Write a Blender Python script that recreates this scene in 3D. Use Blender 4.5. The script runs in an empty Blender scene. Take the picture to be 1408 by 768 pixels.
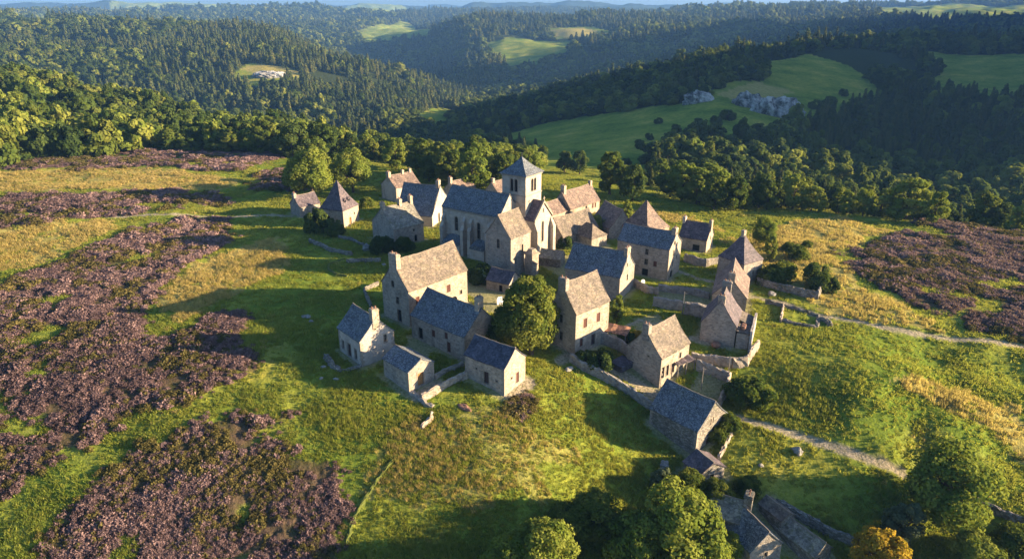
import bpy, bmesh, math, random
import numpy as np
from mathutils import Vector, Matrix
from mathutils.geometry import tessellate_polygon

S=bpy.context.scene
COL=S.collection
# ------------------------------------------------------------------ camera, sky, sun, exposure
CAM_H=58.0; F_PX=950.0; PITCH=math.atan(376/950.0)
CP,SP=math.cos(PITCH),math.sin(PITCH)
cd=bpy.data.cameras.new('camera'); cam=bpy.data.objects.new('camera',cd); COL.objects.link(cam)
cam.location=(0,0,CAM_H); cam.rotation_euler=(math.pi/2-PITCH,0,0)
cd.sensor_width=36; cd.lens=F_PX/1408*36; cd.clip_start=0.5; cd.clip_end=40000
S.camera=cam
SUN_EL=math.radians(13.5); SUN_AZ=math.radians(95)      # azimuth measured from +Y (away from the camera) towards +X
w=bpy.data.worlds.new('World'); S.world=w; w.use_nodes=True
nt=w.node_tree; bg=nt.nodes['Background']
sk=nt.nodes.new('ShaderNodeTexSky'); sk.sky_type='NISHITA'; sk.sun_disc=False
sk.sun_elevation=SUN_EL; sk.sun_rotation=SUN_AZ; sk.air_density=1.0; sk.dust_density=2.0; sk.ozone_density=4.5; sk.altitude=500
nt.links.new(sk.outputs[0],bg.inputs[0]); bg.inputs[1].default_value=0.066
sl=bpy.data.lights.new('sun','SUN'); sl.energy=5.0; sl.angle=math.radians(0.5); sl.color=(1.0,0.77,0.48)
so=bpy.data.objects.new('sun',sl); COL.objects.link(so); so.location=(300,0,200)
sd=Vector((math.sin(SUN_AZ)*math.cos(SUN_EL),math.cos(SUN_AZ)*math.cos(SUN_EL),math.sin(SUN_EL)))
so.rotation_euler=sd.to_track_quat('Z','Y').to_euler()
S.view_settings.view_transform='Standard'; S.view_settings.look='None'; S.view_settings.gamma=1.0
S.view_settings.exposure=2.22
S.view_settings.use_curve_mapping=False
S.render.engine='CYCLES'
S.cycles.max_bounces=5; S.cycles.diffuse_bounces=3; S.cycles.glossy_bounces=1; S.cycles.transparent_max_bounces=4
S.cycles.transmission_bounces=2; S.cycles.volume_bounces=0
# ------------------------------------------------------------------ relief
def smoothstep(a,b,x):
    t=np.clip((x-a)/(b-a),0,1); return t*t*(3-2*t)
_rng=np.random.RandomState(7)
_PERM=_rng.rand(256,256)
def vnoise(x,y):
    x=np.asarray(x,float);y=np.asarray(y,float)
    xi=np.floor(x).astype(int);yi=np.floor(y).astype(int)
    fx=x-xi;fy=y-yi
    fx=fx*fx*(3-2*fx);fy=fy*fy*(3-2*fy)
    a=_PERM[xi%256,yi%256];b=_PERM[(xi+1)%256,yi%256];c=_PERM[xi%256,(yi+1)%256];d=_PERM[(xi+1)%256,(yi+1)%256]
    return (a*(1-fx)+b*fx)*(1-fy)+(c*(1-fx)+d*fx)*fy
def fbm(x,y,o=4):
    s=0;a=.5;t=0
    for i in range(o):
        s=s+a*vnoise(x*2**i+17*i,y*2**i+31*i);t+=a;a*=.5
    return s/t-.5
# far relief, read as (distance, image row of the bare ground) for a set of bearings
COLS={
-700:[(327,190),(450,140),(600,84),(800,150),(1000,140),(1300,68),(1700,45),(2200,24),(2700,38),(4000,14),(9000,7)],
0:[(327,190),(420,150),(600,90),(800,150),(1000,140),(1300,68),(1700,42),(2200,26),(2700,40),(3500,20),(6000,12),(9000,7)],
200:[(330,193),(430,166),(550,134),(750,185),(950,150),(1150,95),(1500,52),(2000,32),(2600,50),(3200,30),(4000,17),(9000,8)],
380:[(300,205),(400,185),(450,178),(650,230),(850,150),(1000,108),(1200,72),(1500,43),(1800,39),(2400,70),(3000,40),(4000,17),(9000,8)],
520:[(280,218),(400,215),(550,245),(800,165),(1000,125),(1250,85),(1500,150),(1900,110),(2300,66),(2800,46),(3500,24),(9000,8)],
590:[(265,228),(400,222),(580,215),(800,168),(1050,130),(1250,116),(1500,150),(1800,105),(2200,58),(2600,38),(3200,45),(4000,14),(9000,8)],
640:[(257,235),(400,226),(600,200),(810,166),(1000,152),(1300,128),(1700,78),(2200,22),(2800,42),(4000,12),(9000,8)],
820:[(240,248),(300,240),(400,210),(500,184),(600,164),(750,130),(900,112),(1050,150),(1500,80),(1900,48),(2300,21),(2800,40),(5000,10),(9000,7)],
1000:[(216,275),(300,250),(400,200),(500,156),(650,108),(820,68),(1000,110),(1400,80),(1800,52),(2500,26),(3000,8),(3600,24),(9000,9)],
1100:[(216,278),(300,256),(400,212),(500,172),(600,138),(660,120),(800,88),(900,75),(1000,48),(1300,75),(2500,30),(3500,12),(9000,9)],
1300:[(225,290),(300,270),(400,232),(550,185),(700,128),(850,95),(1000,75),(1150,42),(1500,70),(3000,18),(4000,4),(9000,7)],
1408:[(232,310),(300,285),(400,236),(550,188),(700,132),(850,102),(1000,76),(1150,44),(1500,70),(3000,18),(4000,3),(9000,7)],
2100:[(240,310),(300,280),(400,190),(550,120),(700,60),(850,40),(1000,40),(1500,40),(3000,20),(9000,7)],
}
def _dep(y): return PITCH-math.atan((384-y)/F_PX)
_AZ=np.array([math.atan((c-704)/F_PX/ (CP+0.37*SP)) for c in COLS])
_LD=np.linspace(math.log(150),math.log(9000),220)
_Z=[]
for c,l in COLS.items():
    d=np.log([150]+[p[0] for p in l]); z=[0.0]+[0.0 if i==0 else CAM_H-p[0]*math.tan(_dep(p[1])) for i,p in enumerate(l)]
    _Z.append(np.interp(_LD,d,z))
_Z=np.array(_Z)
_k=np.exp(-np.linspace(-2,2,9)**2);_k/=_k.sum()
_Z=np.array([np.convolve(np.pad(r,4,mode='edge'),_k,'valid') for r in _Z])
_AZf=np.linspace(_AZ[0],_AZ[-1],260)
_Zf=np.array([np.interp(_AZf,_AZ,_Z[:,j]) for j in range(_Z.shape[1])]).T
_k2=np.exp(-np.linspace(-2,2,15)**2);_k2/=_k2.sum()
_Zf=np.array([np.convolve(np.pad(_Zf[:,j],7,mode='edge'),_k2,'valid') for j in range(_Zf.shape[1])]).T
def height(x,y):
    x=np.asarray(x,float);y=np.asarray(y,float)
    d=np.hypot(x,y)+1e-6;az=np.arctan2(x,np.maximum(y,1e-6)*1.0)
    az=np.where(y<=0,np.where(x>0,_AZf[-1],_AZf[0]),az)
    ai=np.clip((az-_AZf[0])/(_AZf[1]-_AZf[0]),0,len(_AZf)-1.001);li=np.clip((np.log(d)-_LD[0])/(_LD[1]-_LD[0]),0,len(_LD)-1.001)
    a0=ai.astype(int);l0=li.astype(int);fa=ai-a0;fl=li-l0
    z=(_Zf[a0,l0]*(1-fl)+_Zf[a0,l0+1]*fl)*(1-fa)+(_Zf[a0+1,l0]*(1-fl)+_Zf[a0+1,l0+1]*fl)*fa
    yb=100+21*smoothstep(-5,28,x)
    t=(yb-y); z=z-0.28*np.where(t>30,t,np.log1p(np.exp(np.clip(t,-60,40)/4.0))*4.0)
    far=smoothstep(230,700,d)
    z=z+fbm(x/40,y/40,3)*1.2*(1-far)*smoothstep(0,60,np.abs(t)+20)
    z=z+fbm(x/160,y/160,4)*(24+30*smoothstep(1200,2500,d))*far*smoothstep(300,1500,d)+(fbm(x/1100+5,y/700+2,3)-.12)*150*smoothstep(2600,5200,d)
    # rolling hummocks outside the village
    vil=smoothstep(.8,1.25,np.hypot((x-2)/66,(y-140)/62))
    z=z+vil*(1-far)*(fbm(x/13+3,y/9+5,3)*(1.8+2.2*smoothstep(38,60,x)*(1-smoothstep(105,135,y))))
    # unseen hill added beyond the right of the view to put the valley in shade
    z=z+122*smoothstep(275,380,y)*(1-smoothstep(1000,1250,y))*np.exp(-((x-(.78*y+190))/115)**2)
    # mounds on the right-hand slope
    m=np.exp(-(((x-62)/16)**2+((y-100)/13)**2))*4.0+np.exp(-(((x-38)/9)**2+((y-92)/7)**2))*1.5
    z=z+275*smoothstep(1020,1250,y)*(1-smoothstep(1900,2300,y))*np.exp(-((x-(.80*y+220))/170)**2)  # second unseen ridge, added farther out so the far valley falls in shade
    return z+m
def proj(x,y,z):
    z=z-CAM_H; d=y*CP-z*SP; u=y*SP+z*CP
    return 704+F_PX*x/d, 384-F_PX*u/d
def ray(px,py):
    a=(px-704)/F_PX;b=(384-py)/F_PX
    return np.array([a,CP+b*SP,-SP+b*CP])
def ground_at(px,py,dz=0.0):
    r=ray(px,py); t0=30.0;t=t0
    h=lambda t: CAM_H+r[2]*t-float(height(r[0]*t,r[1]*t))-dz
    while h(t)>0 and t<9000:
        t0=t;t*=1.01
    lo,hi=t0,t
    for i in range(40):
        m=(lo+hi)/2
        if h(m)>0: lo=m
        else: hi=m
    return r[0]*hi,r[1]*hi,CAM_H+r[2]*hi
# ------------------------------------------------------------------ materials
MATS={}
def newmat(name):
    m=bpy.data.materials.new(name); m.use_nodes=True
    nt=m.node_tree; b=nt.nodes['Principled BSDF']; b.inputs['Roughness'].default_value=.9
    b.inputs['Specular IOR Level'].default_value=.15
    MATS[name]=m
    return m,nt,b
def nd(nt,t,**k):
    n=nt.nodes.new(t)
    for a,v in k.items(): setattr(n,a,v)
    return n
def mixc(nt,f,a,b,mode='MIX'):
    n=nd(nt,'ShaderNodeMix',data_type='RGBA',blend_type=mode)
    for s,v in ((0,f),(6,a),(7,b)):
        if isinstance(v,(int,float)): n.inputs[s].default_value=v
        elif isinstance(v,tuple): n.inputs[s].default_value=(*v,1)
        else: nt.links.new(v,n.inputs[s])
    return n.outputs[2]
def ramp(nt,inp,stops):
    r=nd(nt,'ShaderNodeValToRGB'); e=r.color_ramp.elements
    while len(e)<len(stops): e.new(.5)
    for i,(p,c) in enumerate(stops):
        e[i].position=p; e[i].color=(*c,1) if isinstance(c,tuple) else (c,c,c,1)
    nt.links.new(inp,r.inputs[0]); return r.outputs[0]
def math_(nt,op,a,b=None):
    n=nd(nt,'ShaderNodeMath',operation=op)
    for i,v in enumerate((a,b)):
        if v is None: continue
        if isinstance(v,(int,float)): n.inputs[i].default_value=v
        else: nt.links.new(v,n.inputs[i])
    return n.outputs[0]
def noise(nt,vec,scale,detail=4,rough=.6):
    n=nd(nt,'ShaderNodeTexNoise'); n.inputs['Scale'].default_value=scale; n.inputs['Detail'].default_value=detail; n.inputs['Roughness'].default_value=rough
    if vec is not None: nt.links.new(vec,n.inputs['Vector'])
    return n.outputs[0]
def coords(nt,scale=(1,1,1),world=False):
    if world: o=nd(nt,'ShaderNodeNewGeometry').outputs['Position']
    else: o=nd(nt,'ShaderNodeTexCoord').outputs['Object']
    mp=nd(nt,'ShaderNodeMapping'); mp.inputs['Scale'].default_value=scale; nt.links.new(o,mp.inputs[0]); return mp.outputs[0]
def bump(nt,b,h,strength,dist):
    n=nd(nt,'ShaderNodeBump'); n.inputs['Strength'].default_value=strength; n.inputs['Distance'].default_value=dist
    nt.links.new(h,n.inputs['Height']); nt.links.new(n.outputs[0],b.inputs['Normal'])
def stone_mat(name,base,var=.35,cell=(2.0,2.0,3.4),mortar=1.15,moss=0.0):
    m,nt,b=newmat(name)
    v=coords(nt,cell)
    w1=noise(nt,coords(nt,(1,1,1)),1.6,2)
    vo=nd(nt,'ShaderNodeTexVoronoi',feature='F1'); vo.inputs['Scale'].default_value=1; nt.links.new(v,vo.inputs['Vector'])
    ve=nd(nt,'ShaderNodeTexVoronoi',feature='DISTANCE_TO_EDGE'); ve.inputs['Scale'].default_value=1; nt.links.new(v,ve.inputs['Vector'])
    sep=nd(nt,'ShaderNodeSeparateColor'); nt.links.new(vo.outputs['Color'],sep.inputs[0])
    d=tuple(c*(1-var) for c in base); l=tuple(min(1,c*(1+var)) for c in base)
    c=ramp(nt,sep.outputs[0],[(0,d),(.55,base),(1,l)])
    c=mixc(nt,.25,c,mixc(nt,sep.outputs[1],(base[0]*1.15,base[1]*.95,base[2]*.72),(base[0]*.8,base[1]*.85,base[2]*.95)))
    ed=ramp(nt,ve.outputs['Distance'],[(0,1.0),(.10,0.0)])
    c=mixc(nt,math_(nt,'MULTIPLY',ed,.75),c,tuple(min(1,x*mortar) for x in base))
    st=ramp(nt,noise(nt,coords(nt,(.5,.5,.22)),1.0,5),[(.3,(.55,.53,.5)),(.5,(1,1,1)),(.75,(1.25,1.2,1.1))])
    c=mixc(nt,.8,c,st,'MULTIPLY')
    li=ramp(nt,noise(nt,coords(nt,(1,1,1)),3.5,5,.7),[(.58,0.0),(.72,1.0)])
    c=mixc(nt,math_(nt,'MULTIPLY',li,.4),c,(.16,.15,.12))
    if moss: 
        mo=ramp(nt,noise(nt,coords(nt,(1,1,1)),.9,5,.7),[(.5,0.0),(.62,1.0)])
        c=mixc(nt,math_(nt,'MULTIPLY',mo,moss),c,(.07,.085,.03))
    nt.links.new(c,b.inputs['Base Color'])
    bump(nt,b,math_(nt,'ADD',math_(nt,'MINIMUM',ve.outputs['Distance'],.18),math_(nt,'MULTIPLY',w1,.25)),.8,.25)
    return m
def roof_mat(name,base,speck,spk=.5,moss=0.0,cell=(3.2,3.2,4.6)):
    m,nt,b=newmat(name)
    v=coords(nt,cell)
    vo=nd(nt,'ShaderNodeTexVoronoi',feature='F1'); vo.inputs['Scale'].default_value=1; nt.links.new(v,vo.inputs['Vector'])
    sep=nd(nt,'ShaderNodeSeparateColor'); nt.links.new(vo.outputs['Color'],sep.inputs[0])
    c=ramp(nt,sep.outputs[0],[(0,tuple(x*.6 for x in base)),(.6,base),(1,tuple(x*1.45 for x in base))])
    big=ramp(nt,noise(nt,coords(nt,(1,1,1)),.7,6,.7),[(.32,(.5,.5,.54)),(.5,(1.0,1.0,1.0)),(.68,(1.75,1.65,1.45))])
    c=mixc(nt,.9,c,big,'MULTIPLY')
    sp=ramp(nt,noise(nt,coords(nt,(1,1,1)),4.5,6,.75),[(.5,0.0),(.62,1.0)])
    c=mixc(nt,math_(nt,'MULTIPLY',sp,spk),c,speck)
    if moss:
        mo=ramp(nt,noise(nt,coords(nt,(1,1,1.3)),.7,6,.7),[(.5,0.0),(.66,1.0)])
        c=mixc(nt,math_(nt,'MULTIPLY',mo,moss),c,(.10,.10,.035))
    nt.links.new(c,b.inputs['Base Color']); b.inputs['Roughness'].default_value=.75; b.inputs['Specular IOR Level'].default_value=.3
    wv=nd(nt,'ShaderNodeTexWave',wave_type='BANDS',bands_direction='Z',wave_profile='SAW'); wv.inputs['Scale'].default_value=.85; wv.inputs['Distortion'].default_value=1.2; wv.inputs['Detail'].default_value=2
    nt.links.new(coords(nt,(1,1,1)),wv.inputs['Vector'])
    h=math_(nt,'ADD',math_(nt,'MULTIPLY',wv.outputs['Fac'],.5),math_(nt,'MULTIPLY',sep.outputs[1],.8))
    bump(nt,b,h,.7,.10)
    return m
def plain(name,col,rough=.8,var=.25,scale=3.0):
    m,nt,b=newmat(name)
    n=noise(nt,coords(nt),scale,4)
    c=ramp(nt,n,[(.3,tuple(x*(1-var) for x in col)),(.7,tuple(x*(1+var) for x in col))])
    nt.links.new(c,b.inputs['Base Color']); b.inputs['Roughness'].default_value=rough; return m
STONE=stone_mat('rubble_stone',(.31,.262,.21))
STONE_W=stone_mat('honey_stone',(.34,.28,.215))
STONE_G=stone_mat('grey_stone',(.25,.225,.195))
STONE_P=stone_mat('pale_render',(.37,.33,.29),var=.14,mortar=1.05)
STONE_D=stone_mat('drystone',(.21,.19,.165),var=.55,cell=(2.6,2.6,4.0),mortar=.35,moss=.35)
ASHLAR=stone_mat('ashlar',(.35,.31,.26),var=.16,cell=(1.3,1.3,2.4),mortar=1.05)
R_SLATE=roof_mat('blue_slate',(.072,.082,.102),(.30,.31,.31),.8,moss=.3)
R_LAUZE=roof_mat('stone_slab_roof',(.135,.106,.082),(.195,.16,.127),.45,moss=.25)
R_BROWN=roof_mat('brown_tile',(.15,.105,.085),(.23,.18,.15),.3)
R_PURP=roof_mat('purple_slate',(.085,.066,.075),(.18,.155,.15),.3)
R_DARK=roof_mat('dark_slate',(.055,.055,.075),(.10,.10,.13),.25)
R_MOSS=roof_mat('mossy_slab',(.18,.165,.135),(.34,.31,.27),.5,moss=.75)
R_RUST=roof_mat('rust_tile',(.26,.13,.075),(.30,.20,.14),.3)
M_DARK=plain('dark_glass',(.012,.013,.016),.25); M_WOOD=plain('red_wood',(.095,.04,.03)); M_DOOR=plain('dark_door',(.05,.03,.028))
M_OAK=plain('orange_oak',(.25,.13,.05)); M_FRAME=plain('grey_wood',(.20,.17,.14)); M_WHITE=plain('white_cloth',(.7,.7,.68),var=.1)
M_SURR=plain('dressed_stone',(.27,.225,.175)); M_RIDGE=plain('ridge_mortar',(.20,.165,.13)); M_BARK=plain('bark',(.07,.05,.035)); M_METAL=plain('dull_metal',(.12,.12,.12),.5)
M_BOULDER=stone_mat('boulder',(.24,.23,.21),var=.2,cell=(.7,.7,.7)); M_CLAY=plain('clay',(.21,.115,.08))
M_ROCK=None
def leaf_mat(name,c1,c2,c3,trans=.35):
    m=bpy.data.materials.new(name); m.use_nodes=True; nt=m.node_tree; nt.nodes.clear(); MATS[name]=m
    out=nd(nt,'ShaderNodeOutputMaterial')
    a=nd(nt,'ShaderNodeAttribute',attribute_name='tint'); oi=nd(nt,'ShaderNodeObjectInfo')
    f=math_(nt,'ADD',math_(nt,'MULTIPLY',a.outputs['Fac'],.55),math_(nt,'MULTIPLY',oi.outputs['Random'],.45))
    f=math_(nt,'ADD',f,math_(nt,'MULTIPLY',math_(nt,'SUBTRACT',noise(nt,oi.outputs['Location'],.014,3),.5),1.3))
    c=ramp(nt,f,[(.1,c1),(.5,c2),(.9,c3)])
    d=nd(nt,'ShaderNodeBsdfDiffuse'); t=nd(nt,'ShaderNodeBsdfTranslucent'); nt.links.new(c,d.inputs[0])
    nt.links.new(mixc(nt,.6,c,(c3[0]*1.5,c3[1]*1.6,c3[2])),t.inputs[0])
    mx=nd(nt,'ShaderNodeMixShader'); mx.inputs[0].default_value=trans
    nt.links.new(d.outputs[0],mx.inputs[1]); nt.links.new(t.outputs[0],mx.inputs[2]); nt.links.new(mx.outputs[0],out.inputs[0]); return m
L_GREEN=leaf_mat('broad_leaf',(.03,.055,.013),(.078,.108,.02),(.155,.165,.032))
L_BRIGHT=leaf_mat('bright_leaf',(.08,.12,.02),(.145,.18,.03),(.22,.23,.045))
L_CON=leaf_mat('conifer_needle',(.032,.048,.018),(.062,.082,.026),(.11,.11,.034),.25)
L_DARK=leaf_mat('dark_leaf',(.03,.05,.014),(.058,.085,.022),(.09,.115,.028))
L_GOLD=leaf_mat('autumn_leaf',(.24,.16,.02),(.36,.24,.03),(.40,.31,.04))
L_GREY=leaf_mat('grey_leaf',(.07,.09,.05),(.10,.125,.065),(.14,.16,.08))
L_HEATH=leaf_mat('heather_bloom',(.065,.045,.045),(.155,.10,.098),(.30,.20,.185),.22)
L_HEATHG=leaf_mat('heather_stem',(.05,.05,.018),(.10,.085,.028),(.18,.14,.045),.22)
L_GRASS=leaf_mat('grass_blade',(.105,.15,.022),(.185,.225,.036),(.31,.285,.06),.45)
L_STRAW=leaf_mat('straw_blade',(.22,.18,.05),(.36,.27,.09),(.46,.35,.14),.45)
# ------------------------------------------------------------------ mesh helpers
def link(o,parent=None):
    COL.objects.link(o)
    if parent is not None: o.parent=parent
    return o
def mesh(name,verts,faces,mat,parent=None,M=None,smooth=False):
    me=bpy.data.meshes.new(name)
    vs=[Vector(v) for v in verts]
    if M is not None: vs=[M@v for v in vs]
    me.from_pydata(vs,[],faces)
    if mat: me.materials.append(mat)
    if smooth:
        for p in me.polygons: p.use_smooth=True
    me.update()
    return link(bpy.data.objects.new(name,me),parent)
def npmesh(name,V,F,mat,tint=None):
    """big triangle/quad mesh from arrays"""
    me=bpy.data.meshes.new(name); n=len(F); k=F.shape[1]
    me.vertices.add(len(V)); me.vertices.foreach_set('co',np.ascontiguousarray(V,dtype=np.float32).ravel())
    me.loops.add(n*k); me.loops.foreach_set('vertex_index',np.ascontiguousarray(F,dtype=np.int32).ravel())
    me.polygons.add(n); me.polygons.foreach_set('loop_start',np.arange(0,n*k,k,dtype=np.int32)); me.polygons.foreach_set('loop_total',np.full(n,k,dtype=np.int32))
    if tint is not None:
        a=me.attributes.new('tint','FLOAT','POINT'); a.data.foreach_set('value',np.ascontiguousarray(tint,dtype=np.float32))
    if mat: me.materials.append(mat)
    me.update(); me.validate(); return me
class Geo:
    def __init__(s): s.v=[];s.f=[]
    def add(s,v,f):
        n=len(s.v); s.v+=[tuple(x) for x in v]; s.f+=[tuple(i+n for i in q) for q in f]
    def box(s,x0,x1,y0,y1,z0,z1,tx=0,ty=0):
        v=[(x0,y0,z0),(x1,y0,z0),(x1,y1,z0),(x0,y1,z0),(x0+tx,y0+ty,z1),(x1-tx,y0+ty,z1),(x1-tx,y1-ty,z1),(x0+tx,y1-ty,z1)]
        s.add(v,[(3,2,1,0),(4,5,6,7),(0,1,5,4),(1,2,6,5),(2,3,7,6),(3,0,4,7)])
    def tube(s,pts,rads,n=7):
        pts=[Vector(p) for p in pts]; rings=[]
        for i,p in enumerate(pts):
            d=(pts[min(i+1,len(pts)-1)]-pts[max(i-1,0)]).normalized()
            a=d.orthogonal().normalized(); b=d.cross(a)
            rings.append([p+(a*math.cos(2*math.pi*k/n)+b*math.sin(2*math.pi*k/n))*rads[i] for k in range(n)])
        v=[q for r in rings for q in r]; f=[]
        for i in range(len(pts)-1):
            for k in range(n):
                k2=(k+1)%n; f.append((i*n+k,i*n+k2,(i+1)*n+k2,(i+1)*n+k))
        f.append(tuple(range(n-1,-1,-1))); f.append(tuple((len(pts)-1)*n+k for k in range(n)))
        s.add(v,f)
    def build(s,name,mat,parent=None,M=None,smooth=False): return mesh(name,s.v,s.f,mat,parent,M,smooth)
def empty(name,label,cat,loc,rz=0,group=None):
    o=bpy.data.objects.new(name,None); COL.objects.link(o); o.location=loc; o.rotation_euler=(0,0,rz); o.empty_display_size=.5
    o['label']=label; o['category']=cat
    if group: o['group']=group
    return o
def tag(o,label,cat,group=None):
    o['label']=label; o['category']=cat
    if group: o['group']=group
    return o
# ------------------------------------------------------------------ house builder
FACES={'f':lambda L,W:((0,-W/2),(1,0),(0,-1)),'r':lambda L,W:((L/2,0),(0,1),(1,0)),'l':lambda L,W:((-L/2,0),(0,-1),(-1,0)),'b':lambda L,W:((0,W/2),(-1,0),(0,1))}
def outline(u0,u1,z0,z1,arch):
    if not arch: return [(u0,z0),(u1,z0),(u1,z1),(u0,z1)]
    r=(u1-u0)/2; c=(u0+u1)/2; zc=z1-r
    return [(u0,z0),(u1,z0)]+[(c+r*math.cos(a),zc+r*math.sin(a)) for a in np.linspace(0,math.pi,9)]
def wall_face(g,o,u,n,poly,holes,depth=.24):
    P=lambda a,z,d=0.0:(o[0]+u[0]*a-n[0]*d,o[1]+u[1]*a-n[1]*d,z)
    loops=[[Vector((a,z,0)) for a,z in poly]]+[[Vector((a,z,0)) for a,z in h] for h in holes]
    tri=tessellate_polygon(loops); flat=[q for l in loops for q in l]
    g.add([P(q.x,q.y) for q in flat],[tuple(t) for t in tri])
    for h in holes:
        k=len(h); g.add([P(a,z) for a,z in h]+[P(a,z,depth) for a,z in h],[(i,(i+1)%k,k+(i+1)%k,k+i) for i in range(k)])
    return P
SKIP=0
def openings_parts(root,P,ops,M,depth=.22):
    for (u,zb,w,h,kind) in ops:
        arch=kind in('arch','archwin','belfry'); h2=outline(u-w/2,u+w/2,zb,zb+h,arch)
        door=kind in('door','oak','arch','dark')
        nm='door' if door else ('shutter' if kind=='shut' else 'window')
        g=Geo(); t=.12
        k=len(h2); lo=.0 if door else .13; ho=.22
        h3=[(u+(a-u)*(w/2+.13)/(w/2), zb-lo+(z-zb)*(h+lo+ho)/h) for a,z in h2]
        g.add([P(a,z,.05) for a,z in h2]+[P(a,z,-.035) for a,z in h2]+[P(a,z,-.035) for a,z in h3]+[P(a,z,.05) for a,z in h3],
              [(r*k+i,r*k+(i+1)%k,(r+1)*k+(i+1)%k,(r+1)*k+i) for r in range(3) for i in range(k)])
        fr=g.build(nm,M_SURR,root,M)
        pg=Geo(); k=len(h2); d=depth if kind!='shut' else .1
        pg.add([P(a,z,d) for a,z in h2],[tuple(range(k))])
        if kind in('win','archwin') and w>.5:
            g2=Geo()
            for (a0,a1,z0,z1) in ((u-.035,u+.035,zb,zb+h-.02),(u-w/2,u+w/2,zb+h*.55,zb+h*.55+.06)):
                v=[P(a0,z0,d-.05),P(a1,z0,d-.05),P(a1,z1,d-.05),P(a0,z1,d-.05)]; g2.add(v,[(0,1,2,3)])
            g2.build('glazing_bars',M_FRAME,fr,M)
        if kind=='shut':
            for i in range(3):
                a0=u-w/2+w*i/3+.02;a1=u-w/2+w*(i+1)/3-.02
                pg.add([P(a0,zb+.03,.06),P(a1,zb+.03,.06),P(a1,zb+h-.03,.06),P(a0,zb+h-.03,.06)],[(0,1,2,3)])
        pg.build('boards' if kind in('shut','door','oak') else ('pane' if not door else 'opening'),{'shut':M_WOOD,'door':M_DOOR,'oak':M_OAK}.get(kind,M_DARK),fr,M)
def gable_roof_geo(L,W,hw,hr,drop=0.0,seed=0,th=.17,nu=16,nv=7,sag=.02,hipn=0.0):
    rnd=random.Random(seed); g=Geo(); ph=[rnd.uniform(0,6.28) for _ in range(6)]; tops=[]
    def zz(x,t,ze,zr):
        z=ze+(zr-ze)*(t-.05*math.sin(math.pi*t)); s=1-(2*x/L)**2
        return z-sag*L*s*(.3+.7*t)+.045*math.sin(x*1.1+ph[0])*math.sin(t*4+ph[1])+.03*math.sin(x*2.7+ph[2]+t*5)
    for sgn,dr in ((-1,drop),(1,0.0)):
        v=[];f=[]
        for lay in (0,1):
            for j in range(nv+1):
                for i in range(nu+1):
                    x=-L/2+L*i/nu; t=j/nv; y=sgn*W/2*(1-t)
                    v.append((x,y,zz(x,t,hw-dr,hw+hr)+(th if lay==0 else 0)))
        n=(nu+1)*(nv+1); I=lambda i,j,l:l*n+j*(nu+1)+i
        for j in range(nv):
            for i in range(nu):
                q=(I(i,j,0),I(i+1,j,0),I(i+1,j+1,0),I(i,j+1,0)); f.append(q if sgn<0 else q[::-1])
                q=(I(i,j,1),I(i,j+1,1),I(i+1,j+1,1),I(i+1,j,1)); f.append(q if sgn<0 else q[::-1])
        for i in range(nu): f.append((I(i,0,1),I(i+1,0,1),I(i+1,0,0),I(i,0,0)))
        for j in range(nv):
            f.append((I(0,j,0),I(0,j+1,0),I(0,j+1,1),I(0,j,1))); f.append((I(nu,j,1),I(nu,j+1,1),I(nu,j+1,0),I(nu,j,0)))
        g.add(v,f)
    ridge=[(-L/2+L*i/nu,0,zz(-L/2+L*i/nu,1,hw,hw+hr)+th) for i in range(nu+1)]
    return g,ridge
def hip_roof_geo(L,W,hw,hr,rl,n=8,th=.15,flare=.08):
    g=Geo(); e=[(-L/2,-W/2),(L/2,-W/2),(L/2,W/2),(-L/2,W/2)]; r=[(-rl/2,0),(rl/2,0),(rl/2,0),(-rl/2,0)]
    for k in range(4):
        k2=(k+1)%4; v=[];f=[]
        for j in range(n+1):
            t=j/n; z=hw+th+hr*(t-flare*math.sin(math.pi*t))
            for i in range(n+1):
                s=i/n
                ex=e[k][0]*(1-s)+e[k2][0]*s; ey=e[k][1]*(1-s)+e[k2][1]*s
                rx=r[k][0]*(1-s)+r[k2][0]*s; ry=r[k][1]*(1-s)+r[k2][1]*s
                v.append((ex*(1-t)+rx*t,ey*(1-t)+ry*t,z+.03*math.sin(ex*2+t*5)*(1-t)))
        for j in range(n):
            for i in range(n): f.append((j*(n+1)+i,j*(n+1)+i+1,(j+1)*(n+1)+i+1,(j+1)*(n+1)+i))
        m=len(v); v+=[(a,b,c-th) for a,b,c in v[:n+1]]
        for i in range(n): f.append((m+i,m+i+1,i+1,i))
        g.add(v,f)
    g.add([(a,b,hw) for a,b in e],[(3,2,1,0)])
    return g
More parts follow.
